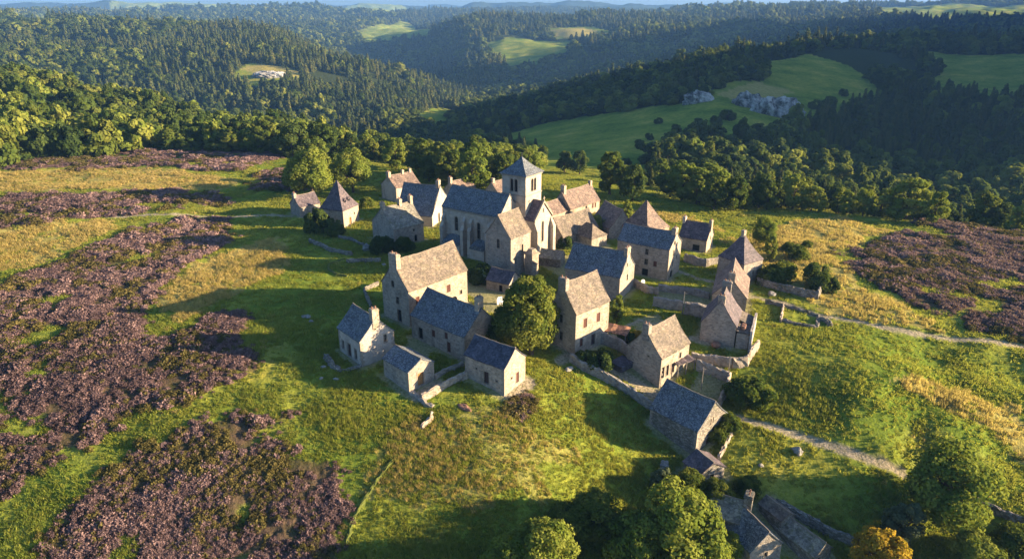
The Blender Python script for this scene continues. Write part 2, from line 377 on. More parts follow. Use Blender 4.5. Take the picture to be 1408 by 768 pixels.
def house_body(root,L,W,hw,hr,wall,roof,ops={},chim=(),M=None,drop=0.0,hip=None,seed=0,ovE=.22,ovG=.14,names=('wall','roof'),cap=True,sink=2.2,sag=.02):
    l,wd=L-2*ovG,W-2*ovE; g=Geo(); todo=[]
    slope=hr/(W/2); zi=ovE*slope
    for k in 'frbl':
        o,u,n=FACES[k](l,wd)
        if k in 'fb':
            hh=hw-(drop if k=='f' else 0)+(zi if hip is None else 0); poly=[(-l/2,-sink),(l/2,-sink),(l/2,hh),(-l/2,hh)]
        elif hip is not None: poly=[(-wd/2,-sink),(wd/2,-sink),(wd/2,hw),(-wd/2,hw)]
        else:
            a,b=(hw-drop,hw) if k=='r' else (hw,hw-drop)      # left end of the face as seen from outside
            a+=zi;b+=zi; poly=[(-wd/2,-sink),(wd/2,-sink),(wd/2,b),(0,hw+hr-.02),(-wd/2,a)]
        ho=[outline(q[0]-q[2]/2,q[0]+q[2]/2,q[1],q[1]+q[3],q[4] in('arch','archwin','belfry')) for q in ops.get(k,())]
        P=wall_face(g,o,u,n,poly,ho); todo.append((P,ops.get(k,())))
    g.build(names[0],wall,root,M)
    for P,op in todo:
        if op: openings_parts(root,P,op,M)
    if hw>2.2:
        rq=random.Random(seed+3)
        for sx in (-1,1):
            for sy in (-1,1):
                q=Geo(); z=-.4; k=0; top=hw-(drop if sy<0 else 0)-.05
                while z<top-.3:
                    hq=rq.uniform(.34,.5); a,b=(.62,.34) if k%2 else (.34,.62); a*=rq.uniform(.8,1.15); x1=sx*(l/2+.03); y1=sy*(wd/2+.03)
                    q.box(min(x1,x1-sx*a),max(x1,x1-sx*a),min(y1,y1-sy*b),max(y1,y1-sy*b),z,min(z+hq-.03,top)); z+=hq; k+=1
                q.build('corner_trim',M_SURR,root,M)
    if hip is None: rg,ridge=gable_roof_geo(L,W,hw,hr,drop,seed,sag=sag)
    else: rg=hip_roof_geo(L,W,hw,hr,hip)
    ro=rg.build(names[1],roof,root,M)
    if hip is None and cap:
        cg=Geo(); cg.tube([(a,b,c-.02) for a,b,c in ridge],[.11]*len(ridge),6); cg.build('ridge_cap',M_RIDGE,ro,M)
    for (t,cw,cdp,ch,cm,*y) in chim:
        x=t*L; yy=y[0] if y else 0.0; zt=hw+hr+ch; zb=hw+hr*(1-abs(yy)/(W/2))-1.3-cdp*slope*.5; c=Geo()
        c.box(x-cw/2,x+cw/2,yy-cdp/2,yy+cdp/2,zb,zt); c.box(x-cw/2-.08,x+cw/2+.08,yy-cdp/2-.08,yy+cdp/2+.08,zt-.32,zt-.18); c.box(x-cw/2+.05,x+cw/2-.05,yy-cdp/2+.05,yy+cdp/2-.05,zt,zt+.1)
        co=c.build('chimney',cm,ro,M)
        for s in (-.25,.25):
            if cw*cdp<=.8: break
            pg=Geo(); dx,dy=(0,s*cdp) if cdp>cw else (s*cw,0); pg.tube([(x+dx,yy+dy,zt+.08),(x+dx,yy+dy,zt+.5)],[.14,.11],8); pg.build('chimney_pot',M_CLAY,co,M)
    return ro
HOUSES=[(-7.8,165.9,math.radians(-34),17,12),(-.86,151.9,math.radians(51.9),7.6,7.7),(3.9,165.2,math.radians(-36.9),11,8)]
def house_dist(X,Y):
    d=np.full(np.shape(X),99.0)
    for x,y,a,L,W in HOUSES:
        u=(X-x)*math.cos(a)+(Y-y)*math.sin(a); v=-(X-x)*math.sin(a)+(Y-y)*math.cos(a)
        d=np.minimum(d,np.hypot(np.maximum(np.abs(u)-L/2,0),np.maximum(np.abs(v)-W/2,0)))
    return d
def hz(x,y): return float(height(x,y))
def house(name,label,cat,x,y,deg,L,W,hw,hr,wall,roof,ops={},chim=(),dz=0.0,**k):
    HOUSES.append((x,y,math.radians(deg),L,W))
    root=empty(name,label,cat,(x,y,hz(x,y)+dz),math.radians(deg),k.pop('group','houses of the village'))
    house_body(root,L,W,hw,hr,wall,roof,ops,chim,seed=int(abs(x*7+y*3)),**k)
    return root
C=STONE
# ---- front left cluster
house('cottage','small cottage with grey slate roof and three front openings, leftmost of the front cluster','cottage',-26.03,111.0,-48.7,7.98,7.18,4.55,3.69,STONE_P,R_SLATE,
  {'f':[(-.3,.2,1.3,2.6,'door'),(-2.5,.9,.8,1.7,'win'),(2.0,.6,.8,2.0,'win')],'r':[(-.3,6.0,.42,.42,'archwin'),(1.6,3.0,.55,1.5,'win')]},[(.43,1.1,1.3,1.5,STONE_W)])
house('stone_shed','low stone shed with speckled slate roof and orange doorway in its gable','shed',-17.37,102.65,-45,7.16,5.66,3.26,1.6,STONE_G,R_SLATE,
  {'r':[(-.2,.1,1.25,2.3,'oak')]})
rt=house('stone_house','tall house with broad beige stone slab roof and chimney on its left gable','house',-17.49,129.8,48.3,15.94,8.33,7.31,5.42,STONE,R_LAUZE,
  {'l':[(-.6,7.2,.8,1.4,'arch'),(.6,3.9,.9,1.5,'win'),(.9,.2,1.2,2.6,'dark')],'f':[(2.6,4.1,1.0,1.6,'shut'),(4.0,.3,1.8,2.4,'arch'),(6.0,2.6,.7,.9,'win'),(-5.6,3.9,.9,1.8,'shut')]},[(-.47,1.0,2.3,1.3,STONE_W)])
house('stone_house','long house with mottled blue slate roof and slim chimney above its lit right gable','house',-10.63,115.6,-41.9,14.33,9.09,4.4,4.13,STONE,R_SLATE,
  {'f':[(-4.6,.3,1.2,2.3,'dark'),(-1.0,1.9,.9,1.4,'shut'),(2.4,2.6,.8,1.3,'shut'),(3.0,.2,.9,2.0,'shut')]},[(.45,.9,1.3,2.0,STONE_W)])
house('stone_barn','small barn with plain dark purple slate roof and two dark red doors','barn',-2.84,102.7,-37.1,8.6,6.18,4.11,2.69,STONE,R_DARK,
  {'f':[(.4,.3,1.05,2.2,'door'),(-1.7,2.2,.4,.4,'win'),(2.6,1.3,.4,.4,'win')],'r':[(.7,.2,.75,1.9,'shut'),(-.9,1.5,.4,.4,'win')]})
# ---- middle
rt=house('stone_house','tall house with beige slab roof beside the big dark tree, red shutters under the eaves','house',12.3,116.3,43.2,9.4,7.2,7.6,5.07,STONE,R_LAUZE,
  {'l':[(-.2,4.9,.8,1.7,'win'),(-.1,1.5,.8,1.7,'win')],'f':[(-2.0,4.4,.95,1.8,'shut'),(1.6,4.4,.95,1.8,'shut'),(-2.9,.9,.8,1.6,'shut'),(.4,.1,1.1,2.2,'door')]},[(-.46,.9,1.8,.9,STONE_G)])
house('stone_house','long house with blue slate roof and broad flat chimney, below the three-storey house','house',19.17,140.8,-28.8,12.76,9.36,5.15,4.47,STONE_G,R_SLATE,
  {'r':[(.2,3.1,.7,1.4,'win'),(-.3,6.4,.5,.8,'win')]},[(.465,.8,2.0,.9,STONE_W)])
house('stone_house','three-storey house with speckled blue slate roof and rows of small windows','house',31.82,151.9,-34,12.9,7.6,7.1,3.3,STONE,R_SLATE,
  {'f':[(1.0,5.0,.8,1.4,'win'),(1.0,2.6,.8,1.4,'win'),(3.2,2.6,.8,1.3,'shut'),(.9,-.3,1.5,1.9,'dark')],'r':[(-.6,7.6,.8,.9,'arch'),(-.8,5.0,.6,1.3,'win'),(1.3,3.6,.6,1.0,'win'),(-.8,2.6,.6,1.1,'win'),(-1.3,-.3,1.5,2.0,'arch')]},[(.455,1.0,1.5,.9,STONE_W)])
house('stone_house','small house with chimneys at both gables standing on a mown lawn','house',47.18,168.5,-30.5,7.35,6.63,3.07,3.63,STONE,R_PURP,
  {'f':[(1.0,.1,1.8,1.6,'dark')],'r':[(.4,2.4,.6,1.1,'win')]},[(-.46,.7,1.3,.9,STONE_P),(.46,.7,1.2,.9,STONE_W)])
house('dovecote','square house with steep pointed slate roof and chimney on its peak','house',51.9,147.6,-56,7.4,6.8,4.6,5.6,STONE_G,R_PURP,{'r':[(.3,1.6,.5,1.0,'win')]},[(0,.8,.8,.9,STONE_W)],hip=.5)
house('stone_house','long low house with purple slate roof, pale lit slope facing the fields','house',46.23,134.9,70.2,12.28,7.16,2.9,4.32,STONE,R_BROWN,{},[(-.47,.9,1.3,.9,STONE_W)])
rb=house('stone_house','gabled house with purple slate roof and flat lean-to with clay stacks at its side','house',40.23,120.7,66.6,8.29,6.72,3.3,4.98,STONE,R_PURP,{},[(-.42,.7,1.3,.7,STONE_W),(.44,.8,1.7,1.0,STONE_G)])
house('stone_house','house with smooth beige roof and chimney stack, above the walled lane','house',26.37,111.2,43.9,8.9,7.68,4.2,4.34,STONE,R_LAUZE,
  {'f':[(1.6,2.3,.6,1.1,'win'),(-3.6,.2,.9,2.2,'dark'),(-2.2,.2,.8,2.1,'win'),(-.5,.1,1.0,2.0,'door')],'l':[(.9,3.6,.35,.35,'win')]},[(-.455,.9,1.3,1.0,STONE_G)])
house('stone_barn','barn with rough mossy slate roof and slit windows beside the track','barn',28.73,96.8,-48.9,9.4,8.4,3.2,3.9,STONE_D,R_SLATE,
  {'r':[(-.5,3.0,.3,1.2,'win'),(.1,3.1,.3,1.2,'win'),(-.9,-.6,.8,1.4,'shut')]},dz=-.2)
house('stone_hut','tiny stone hut with split brown and grey roof among the bushes','hut',29.3,87.6,-64,4.0,5.2,1.9,1.5,STONE_D,R_PURP,{'r':[(0,.1,.8,1.3,'dark')]})
house('stone_house','bottom house with smooth blue slate left slope and single gable window','house',33.6,76.3,-70,5.6,5.6,2.3,2.85,STONE_G,R_SLATE,{'r':[(.1,.9,.6,.8,'win')]})
def house_px(px,py,*a,**k):
    x,y,_=ground_at(px,py); return house(a[0],a[1],a[2],x,y,*a[3:],**k)
house_px(1002,716,'ruined_house','ruined house with wide stone chimney and mossy slate roof among the trees','ruin',-28,5.6,5.2,2.0,2.2,STONE_D,R_MOSS,{},[(.40,1.1,1.5,1.5,STONE_D)])
house_px(1101,748,'byre','low ruined byre with rounded mossy stone roof, lowest on the slope','byre',-60,7.2,3.8,1.3,1.7,STONE_D,R_MOSS,{'r':[(-.8,0,.7,.9,'dark')]})
house_px(1066,712,'ruined_shed','collapsed stone-roofed shed joined to the back of the bottom house','ruin',-62,4.4,3.0,1.5,1.0,STONE_D,R_LAUZE,{})
# ---- behind
house('stone_house','long low house on the slope behind the belfry with pale tiled roof and two chimneys','house',19.19,201.1,45.9,14.05,7.56,3.2,4.8,STONE_W,R_BROWN,{'f':[(0.5,1.6,.9,1.3,'win'),(3.6,1.6,.8,1.4,'shut'),(4.9,1.6,.7,1.4,'shut')]},[(-.43,1.0,1.4,1.6,STONE_W),(.46,.8,1.0,.9,STONE_W)])
house('stone_house','low annex with dark skylight patches between the facade and the long tiled house','annex',11.4,193.5,46,9.0,6.5,2.6,3.2,STONE_W,R_BROWN,{})
house('stone_house','long low house with smooth pale roof directly right of the church facade','house',15.53,174.4,42.1,13.7,7.6,2.9,4.46,STONE_G,R_LAUZE,{})
house('stone_hut','squat hut with hipped slab roof below the green tree','hut',20.0,171.2,-48,7.4,6.2,2.6,2.9,STONE_G,R_LAUZE,{},hip=2.2)
house('stone_house','house with dark brown roof plunging towards the church','house',27.6,181.5,-70,10.5,8.0,2.6,5.0,STONE_G,R_BROWN,{})
house('stone_house','house with tall pointed brown tiled roof behind the three-storey house','house',35.4,176.5,-50,9.6,9.2,3.2,7.0,STONE_W,R_BROWN,{'r':[(1.2,1.2,.8,1.4,'win')]},hip=.4)
house('stone_house','grey house with three chimneys along its ridge, left of the church','house',-30.35,176.0,41.9,9.4,11.0,4.61,4.85,STONE_G,R_SLATE if 0 else R_MOSS,
  {'f':[(2.0,.2,.9,1.8,'arch'),(1.5,3.0,.5,.7,'win')]},[(-.45,.8,1.4,1.3,STONE_W),(.1,.8,1.2,1.3,STONE_W),(.46,.8,1.3,1.6,STONE_W)])
house('stone_house','house with deep blue sweeping slate roof next to the church nave','house',-25.8,194,-18,11.5,13.0,4.6,5.8,STONE_P,R_SLATE,{'r':[(-1.5,.1,1.0,2.6,'arch')]},[(.44,.9,1.4,1.4,STONE_W)],drop=1.8)
house('stone_house','pale house with tan roof and two chimneys, farthest back by the wood','house',-35.99,218.8,44,9.59,8.58,4.48,3.48,STONE_P,R_BROWN,{'f':[(-2.0,2.0,.8,1.3,'win')]},[(-.46,.9,1.4,1.2,STONE_W),(.1,.7,.8,1.0,STONE_W),(.4,.7,.8,1.0,STONE_W)])
house('cottage','low cottage with grey roof standing at the end of the moor path','cottage',-61.89,200.4,45.7,7.0,5.9,2.8,2.95,STONE_G,R_PURP,{'f':[(1.0,.3,.8,1.6,'win')]},[(-.46,.8,1.2,.8,STONE_G)])
house('stone_house','small house peeking over the nave roof with tan slabs','house',-16.87,219.2,44,8.6,6.23,2.76,2.97,STONE_W,R_BROWN,{},[(-.46,.8,1.2,1.3,STONE_W)])
house('stone_house','small house half hidden behind the belfry','house',-4.0,219.0,44,7.4,6.0,2.6,3.0,STONE_W,R_BROWN,{},[(-.4,.8,1.0,1.0,STONE_W)])
pv=house('tower_house','square house with tall pyramid slate roof and two oval dormers','house',-49.3,190.8,-22,8.0,8.0,4.59,7.6,STONE,R_PURP,{'f':[(-1.6,.1,2.2,3.0,'arch')],'r':[(-.6,.1,1.0,2.0,'oak'),(1.6,2.4,.5,.6,'win')]},hip=.3)
for s in (-.9,.9):
    g=Geo(); g.tube([(1.2,s,4.59+2.6),(2.9,s,4.59+2.3)],[.62,.62],12); dm=g.build('dormer',R_PURP,pv)
    g=Geo(); g.add([(2.92,s+.5*math.cos(a),4.59+2.3+.5*math.sin(a)) for a in np.linspace(0,6.28,13)[:-1]],[tuple(range(12))]); g.build('opening',M_DARK,dm)
house('stone_hut','low hut with dark slate roof tucked left of the big dark tree','hut',-1.9,141.0,-30,6.0,5.4,2.0,2.2,STONE_G,R_DARK,{'f':[(0.8,0.0,.9,1.5,'dark')]})
house('stone_hut','little mossy-roofed outbuilding at the foot of the church facade','hut',9.6,156.0,-20,5.6,4.4,1.9,1.6,STONE_D,R_MOSS,{})
# ---- lean-tos (parts would move with the houses they lean on)
g=Geo(); g.box(-4.0,4.2,-5.6,-3.4,-1.5,2.3); an=g.build('lean_to',STONE,rb)
g=Geo(); g.add([(-.2,-5.8,2.35),(4.4,-5.8,2.35),(4.4,-3.2,3.3),(-.2,-3.2,3.3),(-.2,-5.8,2.5),(4.4,-5.8,2.5),(4.4,-3.2,3.45),(-.2,-3.2,3.45)],[(3,2,1,0),(4,5,6,7),(0,1,5,4),(1,2,6,5),(2,3,7,6),(3,0,4,7)]); g.build('lean_to_roof',R_LAUZE,an)
g=Geo(); g.add([(-4.2,-5.8,2.4),(-.25,-5.8,2.4),(-.25,-3.3,2.7),(-4.2,-3.3,2.7),(-4.2,-5.8,2.52),(-.25,-5.8,2.52),(-.25,-3.3,2.82),(-4.2,-3.3,2.82)],[(3,2,1,0),(4,5,6,7),(0,1,5,4),(1,2,6,5),(2,3,7,6),(3,0,4,7)]); g.build('lean_to_roof',R_LAUZE,an)
g=Geo(); g.box(-4.6,4.6,-6.2,-5.75,-1.5,3.3); g.build('parapet',STONE_P,an)
for q in (-3.0,-2.0):
    g=Geo(); g.tube([(q,-4.4,2.6),(q,-4.4,3.5)],[.5,.4],10); g.build('clay_stack',M_CLAY,an)
# ------------------------------------------------------------------ church
ch=empty('church','stone church with slate nave roof, square belfry and pale gabled facade','church',(0,163,0.3),0)
def TM(x,y,deg): return Matrix.Translation((x,y-163,0))@Matrix.Rotation(math.radians(deg),4,'Z')
Mn=TM(-7.8,165.9,-34)
house_body(ch,17.6,9.2,11.1,4.6,ASHLAR,R_SLATE,{'f':[(-4.3,5.6,1.0,3.6,'archwin'),(2.6,4.6,1.0,4.2,'archwin')]},M=Mn,names=('nave_wall','nave_roof'),seed=5,sag=.006)
for x in (-8.0,-1.6,.6,6.0):
    g=Geo(); g.box(x-.45,x+.45,-6.0,-4.3,-2,6.6); g.box(x-.38,x+.38,-5.3,-4.3,6.6,8.6); g.add([(x-.45,-6.0,6.6),(x+.45,-6.0,6.6),(x+.45,-5.25,7.5),(x-.45,-5.25,7.5)],[(0,1,2,3)]); g.add([(x-.38,-5.3,8.6),(x+.38,-5.3,8.6),(x+.38,-4.36,9.6),(x-.38,-4.36,9.6)],[(0,1,2,3)]); g.build('buttress',ASHLAR,ch,Mn)
for x0,x1 in ((-7.5,-2.1),(1.1,5.5)):
    g=Geo(); g.box(x0,x1,-6.3,-4.3,-2,2.6); sa=g.build('side_chapel_wall',ASHLAR,ch,Mn)
    g=Geo(); n=9
    for i in range(n):
        a0=math.pi*i/n;a1=math.pi*(i+1)/n;c=(x0+x1)/2;r=(x1-x0)/2
        g.add([(c-r*math.cos(a0),-6.45,2.62+.9*math.sin(a0)),(c-r*math.cos(a1),-6.45,2.62+.9*math.sin(a1)),(c-r*math.cos(a1),-4.36,3.4+1.3*math.sin(a1)),(c-r*math.cos(a0),-4.36,3.4+1.3*math.sin(a0))],[(0,1,2,3)])
        g.add([(c-r*math.cos(a0),-6.45,2.62+.9*math.sin(a0)),(c-r*math.cos(a1),-6.45,2.62+.9*math.sin(a1)),(c-r*math.cos(a1),-6.45,2.4),(c-r*math.cos(a0),-6.45,2.4)],[(0,1,2,3)])
    g.build('side_chapel_roof',R_SLATE,sa,Mn)
g=Geo(); g.box(-8.5,8.4,-4.55,-4.3,10.6,10.95); g.box(-8.5,8.4,-4.5,-4.3,4.1,4.3); g.build('string_course',M_SURR,ch,Mn)
Mc=TM(-.86,151.9,51.9)
house_body(ch,7.6,7.69,9.16,4.96,STONE_G,R_LAUZE,{'l':[(0,6.4,.8,2.2,'archwin')],'f':[(.6,5.0,.7,2.0,'archwin')]},M=Mc,names=('chapel_wall','chapel_roof'),seed=9,sag=.004)
Mf=TM(3.9,165.2,-36.9)
house_body(ch,9.6,7.97,9.4,4.3,ASHLAR,R_PURP,{'r':[(-.2,3.6,.9,5.2,'archwin'),(0,11.0,.35,1.0,'archwin')]},M=Mf,names=('transept_wall','facade_roof'),seed=3,sag=.003)
g=Geo()                                                     # coped gable and corner buttresses of the facade
for s in (-1,1):
    for i in range(6):
        t0=i/6;t1=(i+1)/6; y0=s*3.95*(1-t0);y1=s*3.95*(1-t1);z0=9.4+4.3*t0+.25;z1=9.4+4.3*t1+.25
        g.add([(4.55,y0,z0-.5),(4.98,y0,z0-.5),(4.98,y1,z1-.5),(4.55,y1,z1-.5),(4.55,y0,z0+.12),(4.98,y0,z0+.12),(4.98,y1,z1+.12),(4.55,y1,z1+.12)],[(4,5,6,7),(0,1,5,4),(1,2,6,5),(3,0,4,7),(2,3,7,6)])
g.build('gable_coping',M_SURR,ch,Mf)
g=Geo(); g.box(4.7,4.88,-.09,.09,13.9,15.0); g.box(4.72,4.86,-.38,.38,14.45,14.62); g.build('gable_cross',M_SURR,ch,Mf)
for s in (-1,1):
    g=Geo(); y=s*3.4; g.box(4.6,5.8,y-.55,y+.55,-2,7.0,.0,.0); g.add([(4.6,y-.55,7.0),(5.8,y-.55,7.0),(5.8,y+.55,7.0),(4.6,y+.55,7.0),(4.75,y-.3,9.0),(4.75,y+.3,9.0)],[(0,1,4),(1,2,5,4),(2,3,5),(3,0,4,5)]); g.build('buttress',ASHLAR,ch,Mf)
Mt=TM(2.41,166.2,-35)
tw=6.9; g=Geo(); todo=[]
for k in 'frbl':
    o,u,n=FACES[k](tw,tw); op=[(-.62,15.9,.95,3.1,'belfry'),(.62,15.9,.95,3.1,'belfry')]
    P=wall_face(g,o,u,n,[(-tw/2,-1),(tw/2,-1),(tw/2,20.0),(-tw/2,20.0)],[outline(q[0]-q[2]/2,q[0]+q[2]/2,q[1],q[1]+q[3],True) for q in op],.35); todo.append((P,op))
twr=g.build('tower',ASHLAR,ch,Mt)
for P,op in todo: openings_parts(ch,P,op,Mt,.34)
g=Geo(); e=tw/2
for z,h,d in ((15.0,.25,.14),(19.6,.32,.2)): 
    g.box(-e-d,e+d,-e-d,-e+.02,z,z+h); g.box(-e-d,e+d,e-.02,e+d,z,z+h); g.box(-e-d,-e+.02,-e+.03,e-.03,z,z+h); g.box(e-.02,e+d,-e+.03,e-.03,z,z+h)
g.build('tower_cornice',M_SURR,ch,Mt)
g=Geo()
for k in 'fr':
    o,u,n=FACES[k](tw,tw)
    for i in range(10):
        a0=math.pi*i/10;a1=math.pi*(i+1)/10
        Pq=lambda r,a,d:(o[0]+u[0]*r*math.cos(a)+n[0]*d,o[1]+u[1]*r*math.cos(a)+n[1]*d,11.6+r*math.sin(a))
        g.add([Pq(1.9,a0,.08),Pq(1.9,a1,.08),Pq(2.2,a1,.08),Pq(2.2,a0,.08),Pq(2.2,a0,-.02),Pq(2.2,a1,-.02)],[(0,1,2,3),(3,2,5,4)])
g.build('blind_arch',M_SURR,ch,Mt)
hip_roof_geo(7.9,7.9,20.0,3.7,.05).build('tower_roof',R_SLATE,ch,Mt)
g=Geo(); g.tube([(0,0,23.6),(0,0,24.8)],[.08,.03],6); g.build('finial',M_METAL,ch,Mt)
g=Geo(); g.box(-1.1,1.1,-1.1,1.1,-1,5.6); g.box(-1.35,1.35,-1.35,1.35,5.0,5.4); g.box(-.9,.9,-.9,.9,5.6,6.3,.3,.3)
x,y,_=ground_at(731,377); pl=g.build('stone_pier',STONE,None); pl.location=(x,y,hz(x,y)); pl.rotation_euler[2]=.8; tag(pl,'broken square stone pier standing in front of the church facade','pier')
# ------------------------------------------------------------------ ground sheet
def poly_world(px): return np.array([ground_at(*p)[:2] for p in px])
def inpoly(X,Y,P):
    r=np.zeros(X.shape,bool); n=len(P)
    x0,y0,x1,y1=P[:,0].min(),P[:,1].min(),P[:,0].max(),P[:,1].max()
    m=(X>=x0)&(X<=x1)&(Y>=y0)&(Y<=y1)
    if not m.any(): return r
    xs,ys=X[m],Y[m]; q=np.zeros(xs.shape,bool); j=n-1
    for i in range(n):
        xi,yi=P[i];xj,yj=P[j]
        c=((yi>ys)!=(yj>ys))&(xs<(xj-xi)*(ys-yi)/(yj-yi+1e-12)+xi); q^=c; j=i
    r[m]=q; return r
def seg_dist(X,Y,line):
    d=np.full(X.shape,1e9)
    for (ax,ay),(bx,by) in zip(line[:-1],line[1:]):
        t=np.clip(((X-ax)*(bx-ax)+(Y-ay)*(by-ay))/((bx-ax)**2+(by-ay)**2+1e-9),0,1)
        d=np.minimum(d,np.hypot(X-ax-t*(bx-ax),Y-ay-t*(by-ay)))
    return d
HEATH=[[(50,790),(110,690),(190,630),(265,590),(330,572),(385,575),(420,600),(455,640),(470,690),(462,790)],
 [(-60,400),(0,385),(60,370),(130,340),(190,315),(250,300),(300,300),(328,325),(300,340),(250,365),(215,400),(190,430),(200,470),(235,470),(280,435),(325,430),(330,470),(355,510),(300,530),(250,555),(190,560),(140,590),(60,640),(0,665),(-60,680)],
 [(-60,191),(0,191),(120,193),(250,197),(400,213),(330,235),(200,228),(100,235),(-60,230)],
 [(10,266),(100,269),(180,263),(260,263),(310,272),(320,282),(200,290),(100,300),(30,310),(-40,312)],
 [(340,245),(380,232),(425,235),(410,262),(350,262)],
 [(1150,350),(1220,335),(1265,312),(1240,290),(1300,291),(1460,325),(1460,470),(1340,450),(1270,420),(1200,385)],
 [(690,545),(722,540),(715,575),(688,580)]]
STRAWP=[[(-60,236),(200,231),(340,250),(300,262),(180,260),(-60,263)],[(-60,320),(150,303),(160,312),(60,362),(-60,380)],[(205,420),(262,362),(392,322),(392,375),(255,440)],
 [(985,330),(1150,298),(1225,318),(1150,348),(1180,385),(1290,455),(1150,438),(1040,365)],[(1220,512),(1330,538),(1420,612),(1420,640),(1300,562),(1232,532)],
 [(520,600),(650,560),(760,600),(800,640),(700,690),(560,690),(500,680)],[(880,285),(960,300),(1000,320),(940,310)],[(1290,540),(1420,560),(1420,600),(1340,570)],
 [(330,95),(360,86),(412,98),(412,108),(370,106)],[(750,42),(800,38),(860,46),(820,54),(765,52)],[(985,130),(1040,112),(1090,125),(1060,140),(1010,140)]]
PATHS=[([(985,570),(1010,572),(1040,580),(1110,602),(1180,626),(1240,650)],.8),([(1030,408),(1070,414),(1120,432),(1250,457),(1420,478)],.9),([(150,298),(260,296),(400,297)],1.0),
 ([(770,496),(810,470),(840,462)],1.2),([(842,505),(880,530),(905,545)],1.4),([(575,545),(600,528)],1.3),([(930,372),(960,383),(1000,392)],.7),([(862,448),(880,440),(905,445)],.5),([(700,540),(725,525)],1.6),([(415,296),(455,320),(480,300)],.9),([(925,462),(955,466),(1000,476)],.8)]
YARD=[[(560,462),(585,468),(600,478),(585,492),(560,480)],[(640,370),(700,385),(705,440),(670,430),(640,400)],[(870,440),(905,430),(930,470),(880,470)],[(825,330),(850,345),(850,400),(830,395)],[(960,510),(1000,524),(988,556),(945,540)],[(735,360),(800,345),(830,375),(790,395)],[(905,395),(975,395),(980,430),(900,415)]]
HEATHW=[poly_world(p) for p in HEATH]; STRAWW=[poly_world(p) for p in STRAWP]; PATHW=[(poly_world(p),w) for p,w in PATHS]; YARDW=[poly_world(p) for p in YARD]
OPENP=[[(662,60),(700,52),(790,55),(818,62),(735,94),(700,90)],[(750,42),(800,37),(862,46),(820,55),(760,53)],[(480,45),(560,27),(604,38),(590,50),(500,56)],[(15,30),(60,19),(162,22),(168,31),(60,34)],
 [(322,102),(345,86),(410,97),(416,110),(370,120),(325,116)],[(565,162),(600,148),(635,152),(620,178),(585,178)],[(670,200),(700,184),(760,166),(900,146),(960,140),(950,175),(920,205),(890,232),(885,288),(735,290),(735,230),(715,210)],
 [(1055,84),(1110,74),(1170,92),(1215,125),(1190,148),(1110,165),(1040,185),(930,206),(900,200),(950,140),(1000,112),(1050,112)],[(1270,70),(1440,70),(1440,124),(1290,130)],[(1200,10),(1300,5),(1440,10),(1440,30),(1210,27)],[(150,4),(300,5),(300,13),(160,13)],[(480,8),(560,12),(540,20),(470,16)]]
OPENW=[poly_world(p) for p in OPENP]
FOREST0_AZ=_AZ; FOREST0_D=np.array([l[0][0] for l in COLS.values()],float)
def forest_start(az): return np.interp(az,FOREST0_AZ,FOREST0_D)
def masks(X,Y):
    d=np.hypot(X,Y); az=np.arctan2(X,Y)
    s=np.clip(d/150,.5,6)
    nx=fbm(X/5,Y/5,3)*4.0+fbm(X/1.4+9,Y/1.4,2)*1.2; ny=fbm(X/5+50,Y/5+20,3)*4.0+fbm(X/1.4+3,Y/1.4+77,2)*1.2
    A,B=X+nx,Y+ny
    he=np.zeros(X.shape); st=np.zeros(X.shape); pa=np.zeros(X.shape)
    for p in HEATHW: he=np.maximum(he,inpoly(A,B,p))
    # bare lanes and tufts break the heather up
    n1=fbm(X/9+3,Y/9+8,4); he=he*(1-.9*smoothstep(.07,.15,n1))
    for p in STRAWW: st=np.maximum(st,inpoly(A+nx*.8,B+ny*.8,p)*(.48 if p is STRAWW[5] else .78))
    n2=fbm(X/22+40,Y/22+10,4); st=np.maximum(st,smoothstep(.14,.36,n2)*.4*(d<330))
    for l,w in PATHW: pa=np.maximum(pa,1-smoothstep(w*.75,w*1.25,seg_dist(X+nx*.12,Y+ny*.12,l)))
    for p in YARDW: pa=np.maximum(pa,inpoly(X+nx*.25,Y+ny*.25,p)*.6)
    n5=fbm(X/2.5+11,Y/2.5+4,3)
    pa=np.maximum(pa,(.62+n5)*(1-smoothstep(.3,1.7,house_dist(X,Y)+n5*1.6)))
    op=np.zeros(X.shape)
    for p in OPENW: op=np.maximum(op,inpoly(X,Y,p))
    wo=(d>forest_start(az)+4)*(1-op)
    return he*(1-pa),st*(1-pa),pa,wo
R_RIDGE=0
